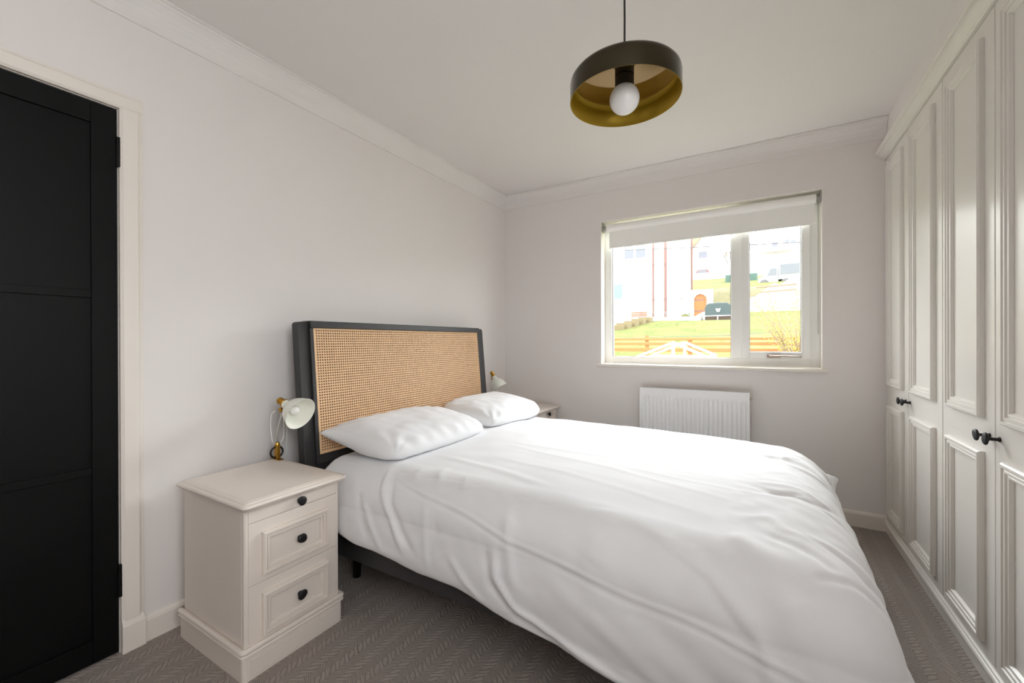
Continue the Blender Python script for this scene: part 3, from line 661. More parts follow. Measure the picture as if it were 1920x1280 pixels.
# duvet: a puffed sheet draped over the mattress, with hem heights, shoulders and hand-placed folds
def duvet():
    NS, NTt = 250, 250
    X0, XE = .330, 2.094          # head hem, start of the foot shoulder
    YN, YF = 1.305, 2.600         # near and far shoulders
    A_n, B_n, A_f, A_x = .170, .16, .10, .222
    ov_n, ov_f, ov_x = .40, .26, .46
    Ltop_x = XE - X0; Ltop_y = YF - YN
    S = np.concatenate([np.linspace(0, Ltop_x, 150, endpoint=False), np.linspace(Ltop_x, Ltop_x + ov_x, NS - 150)])
    T = np.concatenate([np.linspace(-ov_n, 0, 80, endpoint=False), np.linspace(0, Ltop_y, 120, endpoint=False), np.linspace(Ltop_y, Ltop_y + ov_f, NTt - 200)])
    P = np.zeros((NS, NTt, 3)); fr_ = np.zeros((NS, NTt))
    sm = lambda a, lo, hi: (lambda q: q * q * (3 - 2 * q))(min(max((a - lo) / (hi - lo), 0), 1))
    def topz(x, y):
        z = .632 - .020 * sm(x, 1.3, 2.2) - .024 * sm(y, 2.2, 2.65) - .012 * sm(y, 1.55, 1.25)
        z -= .010 * (1 - sm(x, .33, .52))
        z += .007 * math.sin(x * 3.1 + 1.0) * math.sin(y * 3.7)
        return z
    def hem(xq, yq, fx, side):
        return 0
    for i, s in enumerate(S):
        for j, t in enumerate(T):
            fx = max(0, (s - Ltop_x) / ov_x); fy = (-t / ov_n) if t < 0 else max(0, (t - Ltop_y) / ov_f)
            near = t < 0
            x = X0 + min(s, Ltop_x); y = YN + min(max(t, 0), Ltop_y)
            zt = topz(x, y)
            f = (fx ** 2.6 + fy ** 2.6) ** (1 / 2.6)
            fr_[i, j] = f
            if f <= 0: P[i, j] = (x, y, zt); continue
            g = math.hypot(fx, fy); nx, ny = fx / g, fy / g
            # hem heights along the sides
            hn = .352 - .115 * (x - .50) + .010 * math.sin(x * 7) + .006 * math.sin(x * 17 + 1)
            hfoot = .150 + .115 * (y - 1.2) / .9 + .008 * math.sin(y * 9)
            hfar = .36
            wy = ny * ny; hy = hn if near else hfar
            hz = hy * wy + hfoot * (1 - wy)
            if near: hz -= .09 * min(fx, fy) * min(1, 3 * min(fx, fy))
            A = math.hypot(nx * A_x, ny * (A_n if near else A_f)); B = (.22 * nx * nx + (B_n if near else .10) * ny * ny)
            H = zt - hz; B = min(B, H * .8)
            arc = math.pi / 2 * math.sqrt((A * A + B * B) / 2); LL = arc + (H - B); a_ = f * LL
            if a_ < arc:
                ph = math.pi / 2 * a_ / arc; hor, ver = A * math.sin(ph), B * (1 - math.cos(ph))
            else:
                e = a_ - arc; ver = B + e; hor = A + e * (.03 if near else .06) + .012 * math.sin(min(1, e / .2) * math.pi) * (1 if near else 0)
                hor += e * (.20 + .22 * max(0, min(1, (1.75 - y) / .5))) * nx * nx
            P[i, j] = (x + nx * hor, y + (-1 if near else 1) * ny * hor, zt - ver)
    # smooth normals of the base sheet
    def normals(P):
        du = np.gradient(P, axis=0); dv = np.gradient(P, axis=1); n = np.cross(du, dv); n /= (np.linalg.norm(n, axis=2, keepdims=True) + 1e-9)
        return n
    n = normals(P)
    SS, TT = np.meshgrid(S, T, indexing='ij')
    D = np.zeros((NS, NTt))
    # creases: polyline in unfolded (x along bed, distance across from the near shoulder, negative = down the side), width, height
    def seg_dist(pts):
        best = np.full(SS.shape, 9.0); sgn = np.zeros(SS.shape); par = np.zeros(SS.shape); Lt = sum(math.dist(pts[k], pts[k + 1]) for k in range(len(pts) - 1)); acc = 0
        for (ax, ay), (bx_, by2) in zip(pts[:-1], pts[1:]):
            dx, dy = bx_ - ax, by2 - ay; L = math.hypot(dx, dy)
            q = ((SS + X0 - ax) * dx + (TT - ay) * dy) / L / L; qc = np.clip(q, 0, 1)
            ex, ey = SS + X0 - (ax + qc * dx), TT - (ay + qc * dy); d_ = np.hypot(ex, ey)
            cr = np.sign(dx * (TT - ay) - dy * (SS + X0 - ax)); mk = d_ < best
            best = np.where(mk, d_, best); sgn = np.where(mk, cr, sgn); par = np.where(mk, (acc + qc * L) / Lt, par); acc += L
        return best, sgn, par
    def fold(pts, w_, h_, asym=0.0, taper=True):
        nonlocal D
        d_, s_, p_ = seg_dist(pts)
        ws = np.where(s_ > 0, w_ * (1 + asym), w_ * (1 - asym))
        g = np.exp(-(d_ / ws) ** 2)
        if taper: g = g * np.clip(np.sin(np.pi * np.clip(p_, .03, .97)) * 2.2, 0, 1)
        D += .72 * h_ * g
    # side folds near the head (t is negative down the side; about -.25 = mattress mid height)
    fold([(.70, -.06), (.74, -.16), (.80, -.24), (.90, -.36)], .013, .012, .3)
    fold([(.76, -.10), (.80, -.20), (.87, -.28), (.95, -.34)], .012, -.009)
    fold([(.66, -.22), (.71, -.30), (.78, -.38)], .010, .009)
    fold([(.62, -.18), (.65, -.28), (.70, -.36)], .012, -.007)
    fold([(.84, -.02), (.85, -.07), (.90, -.12)], .014, .005)
    fold([(.93, .02), (.95, -.04), (.99, -.10)], .014, .005)
    fold([(1.06, -.02), (1.10, -.09)], .012, .004)
    fold([(.97, -.16), (.99, -.28), (1.02, -.38)], .012, .006)
    fold([(1.04, -.20), (1.02, -.34)], .006, -.004)
    # long seam along the side
    fold([(.80, -.115), (.95, -.135), (1.33, -.185), (1.88, -.215), (2.2, -.24)], .005, .0036, 0, False)
    fold([(.80, -.125), (.95, -.147), (1.33, -.197), (1.88, -.227), (2.2, -.252)], .006, -.003, 0, False)
    # the deep diagonal fold to the hem
    fold([(1.28, -.20), (1.30, -.29), (1.36, -.345), (1.50, -.375), (1.75, -.395)], .012, .014, -.3)
    fold([(1.24, -.22), (1.28, -.32), (1.38, -.375), (1.55, -.395)], .014, -.010)
    fold([(1.31, -.10), (1.34, -.22), (1.37, -.31)], .016, .010)
    fold([(1.10, -.30), (1.18, -.36), (1.26, -.39)], .012, .008)
    fold([(1.60, -.02), (1.62, -.10), (1.60, -.17)], .045, .008)
    fold([(1.72, -.05), (1.92, -.12), (2.02, -.20), (2.08, -.33)], .018, .009, .4)
    fold([(1.95, .02), (2.04, -.05), (2.10, -.16)], .035, .012)
    fold([(1.70, -.22), (1.90, -.30), (2.05, -.38)], .03, -.008)
    fold([(1.45, -.24), (1.68, -.30), (1.85, -.38)], .022, .006)
    # lengthwise creases on top
    for pts, h_, w_ in (([(.95, .46), (1.3, .38), (1.65, .31), (2.0, .24)], .0025, .012), ([(.9, .52), (1.4, .50), (1.95, .47)], .0020, .012),
                        ([(1.2, .80), (1.6, .77), (2.1, .73)], .0020, .012), ([(1.1, .95), (1.7, .93), (2.2, .90)], .0020, .012), ([(1.0, .25), (1.5, .16), (1.9, .10)], .0020, .016),
                        ([(1.0, 1.10), (1.6, 1.08), (2.2, 1.06)], .0020, .01), ([(1.50, .40), (1.9, .36), (2.2, .35)], .0020, .009), ([(.8, .14), (1.1, .10), (1.4, .02)], .005, .02)):
        fold(pts, w_, h_, 0)
    # rumples over the foot edge
    rn = random.Random(5)
    for k in range(18):
        ty = rn.uniform(-.05, 1.25); x0 = rn.uniform(1.95, 2.15); l = rn.uniform(.12, .34)
        fold([(x0, ty + rn.uniform(-.05, .05)), (x0 + l * .5, ty + rn.uniform(-.03, .03)), (x0 + l, ty + rn.uniform(-.08, .08))], rn.uniform(.009, .02), rn.uniform(.004, .009) * rn.choice([1, 1, -1]))
    for k in range(12):
        ty = rn.uniform(0, 1.2); x0 = 2.3 + rn.uniform(-.03, .03); fold([(x0, ty), (x0 + .12, ty + rn.uniform(-.03, .03)), (x0 + .25, ty + rn.uniform(-.06, .06))], .018, rn.uniform(-.010, .010))
    # soft broad swell
    for i in range(0, NS):
        for j in range(0, NTt, 1):
            x, y, z = P[i, j]
            D[i, j] += .006 * noise.noise(Vector((x * 3.0, y * 3.0, z * 3.0))) + .0028 * noise.noise(Vector((x * 9, y * 9, z * 9 + 3)))
            if S[i] + X0 > 1.95 or fr_[i, j] > .15: D[i, j] += .0022 * noise.noise(Vector((x * 22, y * 22, z * 22)))
    # hem roll
    edge = np.clip((fr_ - .93) / .07, 0, 1); D += -.006 * edge ** 2
    P = P + n * D[:, :, None]
    # far foot corner: the tip sticks out a little
    tip = np.array([2.372, 2.735, .402]); cS, cT = S[-1], T[-1]
    w_ = np.exp(-(((SS - cS) / .20) ** 2 + ((TT - cT) / .20) ** 2) * 1.0)[:, :, None]
    P = P * (1 - w_) + (tip + (P - P[-1, -1]) * .70) * w_
    P[:, :, 2] = np.maximum(P[:, :, 2], .03)
    me = bpy.data.meshes.new('duvet'); idx = np.arange(NS * NTt).reshape(NS, NTt)
    q = np.stack([idx[:-1, :-1], idx[1:, :-1], idx[1:, 1:], idx[:-1, 1:]], -1).reshape(-1, 4)
    me.from_pydata(P.reshape(-1, 3).tolist(), [], q.tolist()); me.polygons.foreach_set('use_smooth', [True] * len(me.polygons)); me.materials.append(MT['cloth'])
    o = bpy.data.objects.new('duvet', me); COL.objects.link(o)
    md = o.modifiers.new('s', 'SOLIDIFY'); md.thickness = .010; md.offset = -1
    return o
duv = duvet(); tag(duv, 'plain white crumpled duvet spread over the whole bed, hanging down the sides', 'duvet')

from mathutils.bvhtree import BVHTree
bpy.context.view_layer.update(); dg_ = bpy.context.evaluated_depsgraph_get(); DUV = BVHTree.FromObject(duv, dg_)
def pillow(loc, rot, L, W, T, seed, label, pinch=.05, tipf=.16):
    N, Mm = 110, 76; vs = []; rn = random.Random(seed); ph = [rn.uniform(0, 6) for _ in range(8)]
    def pt(u, v, s):
        # u,v in [-1,1]
        cu = 1 - abs(u) ** 3.2; cv = 1 - abs(v) ** 3.4
        th = (max(cu, 0) ** .48) * (max(cv, 0) ** .46)
        rc = tipf if (u < 0 and v < 0) else .16          # three blunt corners, one pulled-out tip
        k = 1 - rc * (abs(u) * abs(v)) ** 2.5
        x = u * L / 2 * (1 - pinch * (1 - v * v) * abs(u) ** 3) * k; y = v * W / 2 * (1 - pinch * (1 - u * u) * abs(v) ** 3) * k
        z = s * T / 2 * th * (1.0 + .05 * math.sin(3 * u + ph[0]) * math.cos(2 * v + ph[1]))
        # radiating wrinkles from the corners and ends
        cr = 0
        for k, (cx_, cy_) in enumerate(((-1, -1), (1, -1), (1, 1), (-1, 1))):
            dx, dy = (u - cx_) * L / 2, (v - cy_) * W / 2; r = math.hypot(dx, dy); a = math.atan2(dy, dx)
            cr += .0022 * math.sin(a * 13 + ph[k]) * math.exp(-((r - .10) / .09) ** 2)
        cr += .004 * math.sin(y * 70 + 3 * math.sin(x * 9 + ph[5])) * math.exp(-((abs(u) - .88) / .14) ** 2)
        cr += .006 * noise.noise(Vector((x * 7 + seed, y * 7, s * 2))) + .003 * noise.noise(Vector((x * 18 + seed, y * 18, s)))
        return (x, y, z + s * cr * min(1, th * 2.2))
    top = [[pt(-1 + 2 * i / N, -1 + 2 * j / Mm, 1) for j in range(Mm + 1)] for i in range(N + 1)]
    bot = [[pt(-1 + 2 * i / N, -1 + 2 * j / Mm, -1) for j in range(Mm + 1)] for i in range(N + 1)]
    # flatten what rests on the bed
    b = MB(); vs = [p for r in top for p in r] + [(p[0], p[1], max(p[2], -T * .40)) for r in bot for p in r]
    W1 = Mm + 1; O = (N + 1) * W1
    fs = [(i * W1 + j, (i + 1) * W1 + j, (i + 1) * W1 + j + 1, i * W1 + j + 1) for i in range(N) for j in range(Mm)]
    fs += [(O + i * W1 + j, O + i * W1 + j + 1, O + (i + 1) * W1 + j + 1, O + (i + 1) * W1 + j) for i in range(N) for j in range(Mm)]
    b.add(vs, fs); me = bpy.data.meshes.new('pillow'); me.from_pydata(b.v, [], b.f)
    bm = bmesh.new(); bm.from_mesh(me); bmesh.ops.remove_doubles(bm, verts=bm.verts, dist=.0006); bmesh.ops.recalc_face_normals(bm, faces=bm.faces); bm.to_mesh(me); bm.free()
    me.polygons.foreach_set('use_smooth', [True] * len(me.polygons)); me.materials.append(MT['cloth'])
    mw = Matrix.LocRotScale(Vector(loc), Euler(rot), None); inv = mw.inverted()
    for v_ in me.vertices:        # the underside follows the bed, the back leans on the headboard
        p = mw @ v_.co; hit = DUV.ray_cast(Vector((p.x, p.y, 1.5)), Vector((0, 0, -1)))
        zb = (hit[0].z if hit[0] is not None else .60) + .0025
        if p.z < zb + .02: p.z = zb + max(0, (p.z - zb + .02)) * .5 if p.z > zb - .02 else zb
        hx = HX(p.z, .020)
        if p.x < hx: p.x = hx + .001
        v_.co = inv @ p
    o = bpy.data.objects.new('pillow', me); COL.objects.link(o); o.location = loc; o.rotation_euler = rot
    tag(o, label, 'pillow', 'white pillows against the headboard'); return o
# long axis of each pillow lies along y; it leans on the headboard
pillow((.500, 1.605, .678), (0, math.radians(9), math.radians(-1)), .47, .76, .165, 3, 'white pillow nearer the camera, its pointed corner against the cane headboard', tipf=-.03)
pillow((.490, 2.352, .680), (0, math.radians(9), math.radians(0)), .46, .715, .175, 11, 'white pillow on the window side of the bed, partly behind the nearer pillow')

# ================================================================== OUTSIDE
def ground():
    # slope rising away from the window
    def z(x, y):
        ks = [(3.6, .05), (6.5, .10), (9.5, .55), (11, 1.18), (13, 1.42), (16, 1.86), (17, 1.92), (20, 2.15), (22, 2.45), (24, 2.6), (26, 3.9), (28, 4.35), (38, 6.15), (39, 6.3), (43, 7.3), (50, 8.6), (60, 9.5), (120, 15)]
        for (a, za), (b_, zb) in zip(ks[:-1], ks[1:]):
            if a <= y <= b_:
                q = (y - a) / (b_ - a); return za + (zb - za) * q
        return ks[-1][1]
    b = MB(); xs = np.linspace(-40, 40, 81); ys = np.concatenate([np.linspace(3.6, 30, 60), np.linspace(31, 120, 40)])
    nx = len(xs); vs = [(x, y, z(x, y) + .05 * noise.noise(Vector((x * .5, y * .5, 0)))) for y in ys for x in xs]
    fs = [(j * nx + i, j * nx + i + 1, (j + 1) * nx + i + 1, (j + 1) * nx + i) for j in range(len(ys) - 1) for i in range(nx - 1)]
    b.add(vs, fs); o = b.build('lawn', 'grass', smooth=True); struct(o)
    o.data.materials.append(MT['hill'])
    for p in o.data.polygons:
        c = p.center
        if (22.5 < c.y < 27.5) or c.y > 41: p.material_index = 1
    return z
gz = ground()
# unseen ground added behind the front wall so the sky light bounces off something
struct(MB().box(-40, 40, -60, FRONT - .3, -.6, -.5).build('bounce_ground', 'render2'))

# ranch fence of orange boards
fn = thing('ranch_fence', 'orange-stained horizontal board fence along the bottom of the lawn outside', 'fence', (.8, 9.5, .3))
for z0, z1 in ((1.150, 1.205), (1.045, 1.110), (.905, .985), (.74, .80)):
    MB().box(-2.6, 4.2, 9.48, 9.50, z0, z1).build('board', 'fence', fn, bevel=.004)
for x in (-2.0, -.13, 1.75, 3.6): MB().box(x - .04, x + .04, 9.502, 9.582, .30, 1.265).build('post', 'fence', fn, bevel=.006)
MB().box(.72, .80, 9.502, 9.58, .30, 1.22).build('post', 'fence', fn, bevel=.006)
# white gabled garden frame close to the window
sw = thing('garden_arbour', 'white timber gabled arbour with a centre post just outside the window', 'arbour', (.91, 6.5, .1))
for yy in (6.5, 7.6):
    MB().bar((.93, yy, 1.115), (.40, yy, .895), .04, .035).build('rafter', 'whitewood', sw)
    MB().bar((.93, yy, 1.115), (1.42, yy, .895), .04, .035).build('rafter', 'whitewood', sw)
    MB().box(.40, 1.42, yy - .03, yy - .021, .865, .90).build('tie_beam', 'whitewood', sw)
    MB().box(.91, .95, yy - .019, yy + .018, .90, 1.09).build('centre_post', 'whitewood', sw)
    for x in (.42, 1.36): MB().box(x, x + .05, yy - .02, yy + .03, .08, .864).build('post', 'whitewood', sw)
for x, z in ((.42, .87), (1.385, .87), (.93, 1.09)): MB().box(x - .02, x + .02, 6.53, 7.57, z - .02, z + .02).build('side_beam', 'whitewood', sw)
# retaining wall, railing, steps
rw = thing('retaining_wall', 'long pale rendered retaining wall between the lawn and the white house', 'wall', (-1.4, 16.5, 1.5))
MB().box(-2.72, -.10, 16.5, 16.7, 1.3, 2.0).box(-.30, -.10, 16.7, 19.5, 1.3, 2.0).build('wall', 'render', rw)
MB().prism([(16.5, 1.5), (16.5, 1.98), (20.2, 2.42), (20.2, 1.9)], 'x', -.10, .14).build('sloping_wall', 'render', rw)
MB().box(-2.76, -.06, 16.46, 16.74, 2.0, 2.03).build('coping', 'sillstone', rw)
rl = thing('handrail', 'thin grey metal railing on top of the retaining wall', 'railing', (-1.4, 16.9, 2.05))
b = MB(); b.tube([(-2.0, 18.6, 2.36), (-.80, 18.6, 2.36), (-.14, 16.6, 2.06)], .015, 6); b.build('top_rail', 'rail', rl)
for p in ((-2.0, 18.6), (-1.4, 18.6), (-.8, 18.6)): MB().tube([(p[0], p[1], 2.0), (p[0], p[1], 2.36)], .012, 6).build('post', 'rail', rl)
st = thing('garden_steps', 'mossy brown garden steps at the left end of the retaining wall', 'steps', (-2.0, 14.5, 1.2))
for k in range(5):
    y = 13.4 + k * .5; x = -2.25 + k * .12
    MB().box(x, x + .42, y, y + .5, 1.0, 1.66 + k * .085).build('step', 'steps', st, bevel=.01)
MB().prism([(13.4, 1.0), (13.4, 1.62), (16.2, 2.05), (16.2, 1.2)], 'x', -2.85, -2.45).build('side_wall', 'render', st)
for k in range(6): MB().tube([(-2.62, 13.7 + k * .42, 1.45 + k * .09), (-2.62, 13.7 + k * .42, 2.0 + k * .09)], .015, 6).build('baluster', 'whitewood', st)
MB().tube([(-2.62, 13.6, 2.0), (-2.62, 15.9, 2.47)], .02, 6).build('railing', 'whitewood', st)
bp = thing('brick_stack', 'small stack of orange bricks at the foot of the white house wall', 'bricks', (-2.6, 19.3, 2.2))
for r in range(3):
    for c in range(3): MB().box(-3.02 + c * .23, -2.80 + c * .23, 19.2, 19.31, 2.24 + r * .075, 2.30 + r * .075).build('brick', 'brick', bp, bevel=.004)
# white house
hs = thing('white_house', 'big white rendered house filling the left of the window view', 'house', (-5, 22, 2.2))
MB().box(-9.5, -1.20, 20.0, 24.6, 1.9, 8.6).build('wall', 'render', hs)
MB().prism([(19.6, 8.6), (25.0, 8.6), (22.3, 10.6)], 'x', -9.8, -.9).build('roof', 'slate', hs)
def hwin(x0, x1, z0, z1, gm, parent, y=20.0, mull=0):
    f = MB(); fr(f, x0, x1, z0, z1, .07, y - .03, y - .001)
    for k in range(mull):
        xm = x0 + (x1 - x0) * (k + 1) / (mull + 1); f.box(xm - .05, xm + .05, y - .03, y - .001, z0 + .07, z1 - .07)
    fo = f.build('window', 'whitewood', parent); MB().box(x0 + .07, x1 - .07, y - .014, y - .002, z0 + .07, z1 - .07).build('pane', gm, fo)
hwin(-3.60, -2.50, 4.98, 6.3, 'glass_grey', hs, mull=1); MB().box(-3.66, -2.42, 19.92, 19.999, 4.88, 4.95).build('sill', 'sillstone', hs)
hwin(-4.25, -3.58, 3.10, 3.92, 'glass_blue', hs); MB().box(-4.3, -3.50, 19.92, 19.999, 3.0, 3.06).build('sill', 'sillstone', hs)
MB().box(-1.1995, -1.16, 21.0, 21.5, 3.15, 4.1).build('side_window', 'sillstone', hs)
for x, rr, z0 in ((-2.20, .040, 2.25), (-1.66, .058, 2.22)):
    d_ = MB().tube([(x, 19.93, z0), (x, 19.93, 8.5)], rr, 10).build('drainpipe', 'pipe', hs)
    for q in (3.0, 4.6, 6.2): MB().tube([(x, 19.93, q), (x, 19.93, q + .08)], rr + .015, 10).build('collar', 'pipe', d_)
MB().tube([(-1.13, 24.45, 3.0), (-1.13, 24.45, 8.5)], .05, 8).build('drainpipe', 'pipe', hs)
MB().tube([(-2.72, 19.999, 3.89), (-2.72, 19.90, 3.89)], .07, 12).build('vent', 'render2', hs)
# arched gate
gt = thing('arched_gate', 'orange wooden arched gate set in a pale stone surround', 'gate', (-.27, 20.5, 2.2))
gx0, gx1, gzb, gzs, gr = -.54, -.01, 2.0, 2.98, .265; gcx = (gx0 + gx1) / 2
arc_ = [(gcx + gr * math.cos(a), gzs + gr * math.sin(a)) for a in np.linspace(0, math.pi, 13)]
b = MB(); b.box(-.70, gx0, 20.5, 20.7, 1.9, 3.44).box(gx1, .24, 20.5, 20.7, 1.9, 3.44)
top_ = [(gx0, 3.44)] + [(gx1, 3.44)] + arc_; b.prism(top_, 'y', 20.5, 20.7); b.build('surround', 'render', gt)
for k in range(5):
    xa = gx0 + .004 + k * (gx1 - gx0) / 5; xb = xa + (gx1 - gx0) / 5 - .008; xm = (xa + xb) / 2
    zt = gzs + math.sqrt(max(.0, gr * gr - (xm - gcx) ** 2)) - .01
    MB().box(xa, xb, 20.58, 20.61, gzb, zt).build('plank', 'gate', gt, bevel=.004)
for z in (2.45, 2.95): MB().box(gx0 + .01, gx1 - .1, 20.572, 20.579, z, z + .06).build('strap_hinge', 'pipe', gt)
for k, a in enumerate(np.linspace(.1, math.pi - .1, 9)):
    c = (gcx + (gr + .045) * math.cos(a), 20.49, gzs + (gr + .045) * math.sin(a)); MB().box(c[0] - .04, c[0] + .04, 20.475, 20.499, c[2] - .035, c[2] + .035).build('stone', 'stone', gt, bevel=.012)
for s_, xx in ((0, gx0 - .055), (1, gx1 + .055)):
    for k in range(6): MB().box(xx - .045, xx + .045, 20.475, 20.499, 2.12 + k * .145, 2.23 + k * .145).build('stone', 'stone', gt, bevel=.012)
# oil tank
tk = thing('oil_tank', 'dark green plastic oil tank with a white emblem on the lawn', 'tank', (.71, 17.3, 1.95))
prof = [(.27, 2.03), (1.15, 2.03), (1.17, 2.35), (1.10, 2.47), (1.00, 2.53), (.44, 2.53), (.34, 2.49), (.27, 2.37)]
MB().prism(prof, 'y', 17.0, 17.6).build('body', 'tank', tk, bevel=.03, seg=3)
MB().lathe([(0, .02), (.10, .02), (.12, -.03)], (.7, 17.3, 2.54), n=16).build('lid', 'tank', tk)
MB().box(.28, 1.14, 17.02, 17.58, 1.90, 2.029).build('base', 'pot', tk)
em = [(-.075, .06), (-.03, .05), (0, .056), (.03, .05), (.075, .06), (.085, .03), (.05, .0), (.06, -.035), (.05, -.06), (-.05, -.06), (-.055, -.03), (-.05, .0), (-.085, .03)]
MB().prism([(.72 + x, 2.26 + z) for x, z in em], 'y', 16.955, 16.968).build('emblem', 'tanklogo', tk)
MB().box(.24, 1.18, 16.90, 16.93, 2.035, 2.065).build('guard_rail', 'whitewood', tk)
for x in (.25, .70, 1.15): MB().box(x, x + .03, 16.90, 16.93, 1.85, 2.034).build('guard_post', 'whitewood', tk)
# hillside wall, container, cars, houses, van
hw = thing('boundary_wall', 'long low grey wall crossing the hillside behind the grass strip', 'wall', (-2, 39, 6.2)); MB().box(-9, 3, 39, 39.3, 6.0, 6.92).build('wall', 'render2', hw)
ct = thing('green_container', 'green storage container standing on the grass strip up the hill', 'container', (.95, 33.5, 4.9))
MB().box(-.05, 1.9, 33, 35, 4.85, 5.76).build('body', 'container', ct, bevel=.02)
for k in range(8): MB().box(.02 + k * .235, .10 + k * .235, 32.97, 32.999, 4.95, 5.68).build('rib', 'container', ct)
def car(name, x, y, z, L, m_, label):
    t = thing(name, label, 'car', (x, y, z))
    pr = [(x, z + .25), (x + L, z + .25), (x + L, z + .65), (x + L * .8, z + .75), (x + L * .66, z + 1.15), (x + L * .25, z + 1.15), (x + L * .08, z + .72), (x, z + .65)]
    MB().prism(pr, 'y', y, y + 1.5).build('body', m_, t, bevel=.05)
    for q in (.2, .8): MB().tube([(x + L * q, y - .02, z + .27), (x + L * q, y + 1.5, z + .27)], .27, 14).build('wheel', 'tyre', t)
    MB().prism([(x + L * .16, z + .74), (x + L * .72, z + .74), (x + L * .63, z + 1.08), (x + L * .28, z + 1.08)], 'y', y - .012, y - .002).build('window', 'vanglass', t)
car('red_car', -3.35, 42, 6.55, 1.9, 'redcar', 'small red car parked high up beyond the grey hillside wall')
def house(label, x0, x1, y0, y1, z0, z1, zr, wm, rm, axis='y', wins=(), ov=.4):
    t = thing('house', label, 'house', ((x0 + x1) / 2, y0, z0), None)
    MB().box(x0, x1, y0, y1, z0, z1).build('wall', wm, t)
    if axis == 'y':   # gable towards the viewer
        MB().prism([(x0, z1), (x1, z1), ((x0 + x1) / 2, zr)], 'y', y0, y1).build('gable', wm, t)
        b = MB(); b.bar(((x0 + x1) / 2, 0, 0), (0, 0, 0), .001, .001); b = MB()
        xm = (x0 + x1) / 2; th = .10
        for xa in (x0 - ov, x1 + ov):
            za = z1 - (zr - z1) * ov / (abs(x1 - x0) / 2)
            b.add([(xm, y0 - ov, zr + .02), (xa, y0 - ov, za + .02), (xa, y1 + ov, za + .02), (xm, y1 + ov, zr + .02), (xm, y0 - ov, zr + th), (xa, y0 - ov, za + th), (xa, y1 + ov, za + th), (xm, y1 + ov, zr + th)], [(0, 1, 2, 3), (4, 7, 6, 5), (0, 4, 5, 1), (1, 5, 6, 2), (2, 6, 7, 3), (3, 7, 4, 0)])
        b.build('roof', rm, t)
    else:
        MB().prism([(y0 - ov, z1), (y1 + ov, z1), ((y0 + y1) / 2, zr)], 'x', x0 - ov, x1 + ov).build('roof', rm, t)
    for (a, b_, c, d_) in wins:
        f = MB(); fr(f, a, b_, c, d_, .08, y0 - .08, y0 - .001); fo = f.build('window', 'sillstone', t); MB().box(a + .08, b_ - .08, y0 - .05, y0 - .002, c + .08, d_ - .08).build('pane', 'glass_grey', fo)
    return t
house('white gabled house with tan roof, highest on the hill beside the white house corner', -6.6, -1.6, 55, 62, 8.8, 11.3, 13.8, 'render', 'render2', 'y', [(-4.35, -3.3, 11.0, 11.9)], ov=.08)
MB().prism([(-7.2, 11.6), (-5.0, 12.0), (-3.9, 13.3), (-5.2, 13.3)], 'y', 53.9, 54.3).build('roof', 'tanroof', bpy.data.objects['house'])
house('small white house with pale roof behind the gabled one on the hill', -2.0, 3.2, 68, 75, 10.5, 13.9, 15.2, 'render', 'render2', 'x', [(-1.7, -1.2, 12.9, 14.0), (-.6, .4, 12.9, 13.2)])
hc = house('wide house with grey slate roof at the top of the hill on the right', .2, 6.4, 50, 58, 8.3, 10.3, 12.2, 'render', 'slate', 'x', [], .3)
MB().prism([(1.9, 10.2), (5.1, 10.2), (5.1, 10.95), (3.4, 12.0), (1.9, 10.95)], 'y', 48.6, 53).build('dormer', 'render2', hc)
f = MB(); fr(f, 3.05, 3.6, 10.25, 10.85, .08, 48.5, 48.59); fo = f.build('window', 'rail', hc); MB().box(3.13, 3.52, 48.53, 48.589, 10.33, 10.77).build('pane', 'glass_grey', fo)
for x0, x1, z0, z1 in ((4.15, 4.5, 10.6, 10.95), (4.6, 5.0, 10.62, 10.85), (4.15, 4.5, 10.0, 10.18), (4.6, 5.0, 10.0, 10.18)):
    MB().box(x0, x1, 48.55, 48.599, z0 - .0, z1).build('window', 'glass_grey', hc)
MB().box(1.0, 5.4, 48.3, 48.49, 9.86, 10.08).build('fascia', 'whitewood', hc)
vn = thing('tipper_truck', 'white truck with grey boarded back parked above the rubble on the right', 'truck', (3, 30, 4.4))
MB().box(3.02, 4.9, 30, 31.8, 5.12, 5.90).build('body', 'van', vn, bevel=.04)
MB().box(3.10, 4.08, 29.96, 29.995, 5.14, 5.74).build('side_panel', 'vanglass', vn)
MB().prism([(1.95, 4.55), (3.0, 4.62), (3.0, 5.75), (2.55, 5.72), (2.25, 5.12), (1.95, 4.95)], 'y', 30.05, 31.7).build('cab', 'van', vn, bevel=.04)
MB().prism([(2.42, 5.1), (2.92, 5.1), (2.92, 5.55), (2.60, 5.52)], 'y', 30.0, 30.045).build('cab_window', 'vanglass', vn)
MB().box(3.02, 4.9, 30.05, 31.7, 4.86, 5.11).build('chassis', 'van', vn)
for x in (2.28, 3.4, 4.3): MB().tube([(x, 29.98, 4.62), (x, 31.6, 4.62)], .27, 18).build('wheel', 'tyre', vn)
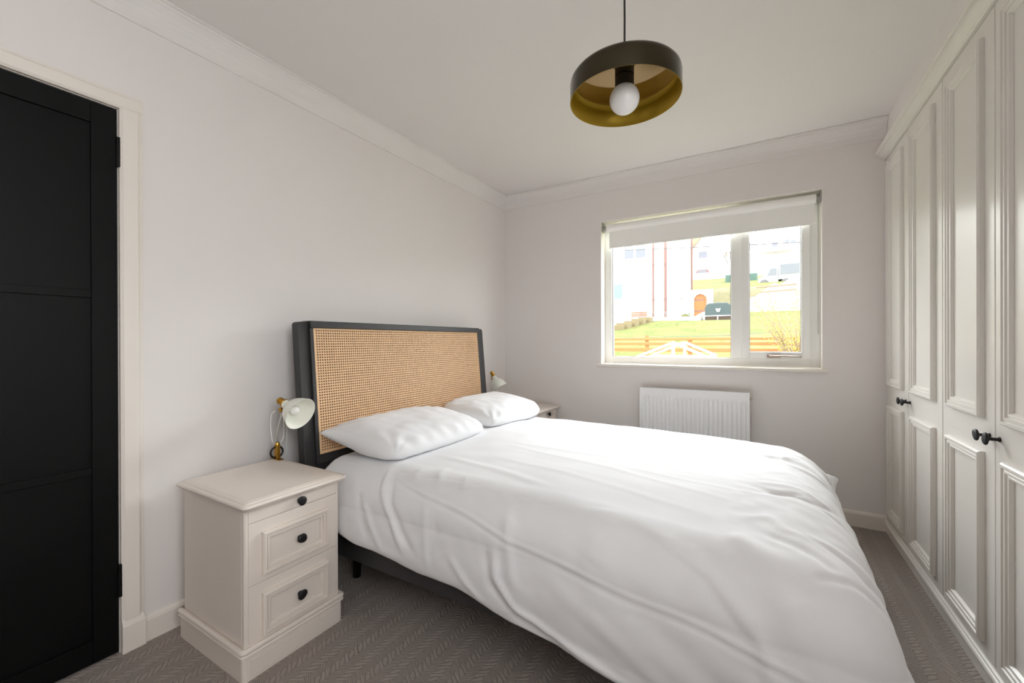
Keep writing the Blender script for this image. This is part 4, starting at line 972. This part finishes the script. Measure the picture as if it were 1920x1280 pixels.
# rubble bank
def blob(name, x0, x1, y0, y1, zb, h, m_, seed):
    b = MB(); NX, NY = 40, 20; vs = []
    for j in range(NY + 1):
        for i in range(NX + 1):
            u, v = i / NX, j / NY; x = x0 + (x1 - x0) * u; y = y0 + (y1 - y0) * v
            vs.append((x, y, zb + h * (math.sin(math.pi * min(1, u * .9 + .05)) ** .5) * (math.sin(math.pi * v) ** .6 if 0 < v < 1 else 0) * (.8 + .3 * noise.noise(Vector((x * 2, y * 2, seed)))) + .15 * noise.noise(Vector((x * 5, y * 5, seed)))))
    b.add(vs, [(j * (NX + 1) + i, j * (NX + 1) + i + 1, (j + 1) * (NX + 1) + i + 1, (j + 1) * (NX + 1) + i) for j in range(NY) for i in range(NX)])
    return b.build(name, m_, smooth=True)
o = blob('rubble_bank', 1.3, 7.0, 22, 29.5, 2.4, 2.1, 'rubble', 4); tag(o, 'pale bank of rubble and earth below the truck on the right', 'bank'); o['kind'] = 'stuff'
for k, z in enumerate((3.50, 3.28)): tag(MB().bar((1.9 + k * .1, 21.6, z), (3.4, 21.6, z + .05), .08, .05).build('timber_plank', 'tanroof'), ('upper' if k == 0 else 'lower') + ' pale timber plank lying across the rubble bank', 'plank', 'planks on the rubble bank')
# forsythia shrub
sb = thing('flowering_shrub', 'bare-twigged shrub with yellow blossom at the right of the window view', 'shrub', (2.62, 9.0, .5))
rn = random.Random(21); tw = MB(); bs = MB()
for k in range(46):
    a = rn.uniform(-1.3, .9); h = rn.uniform(.6, 1.15); p = Vector((2.6 + rn.uniform(-.08, .12), 9 + rn.uniform(-.2, .2), .55)); pts = [p.copy()]
    d = Vector((a * .34, rn.uniform(-.3, .3), 1)).normalized()
    for q in range(7):
        p = p + d * (h / 5.2); d = (d + Vector((a * .06 + rn.uniform(-.1, .1), rn.uniform(-.12, .12), -.02))).normalized(); pts.append(p.copy())
        for _ in range(7):
            c = p + Vector((rn.uniform(-.07, .07), rn.uniform(-.07, .07), rn.uniform(-.07, .07))); r = rn.uniform(.006, .012)
            bs.add([c + Vector((r, 0, 0)), c + Vector((-r, 0, 0)), c + Vector((0, r, 0)), c + Vector((0, -r, 0)), c + Vector((0, 0, r)), c + Vector((0, 0, -r))], [(0, 2, 4), (2, 1, 4), (1, 3, 4), (3, 0, 4), (2, 0, 5), (1, 2, 5), (3, 1, 5), (0, 3, 5)])
    tw.tube(pts, [.010 - .001 * i for i in range(8)], 5)
tw.build('twigs', 'twig', sb); o = bs.build('blossom', 'blossom', sb); o['kind'] = 'stuff'
wr_ = tag(MB().tube([(-6, 14, 4.25), (-2.29, 14, 4.21), (1.3, 14, 3.96), (3, 14, 3.85), (8, 14, 3.6)], .012, 6).build('overhead_wire', 'wire'), 'grey overhead wire crossing high in front of the houses', 'wire')
tag(MB().tube([(-1.5, 10.2, 1.20), (.76, 10, 1.235), (1.5, 10, 1.26), (2.7, 10, 1.335), (5, 10, 1.5)], .006, 6).build('overhead_wire', 'wire'), 'thin slack wire crossing low over the lawn just above the orange fence', 'wire')
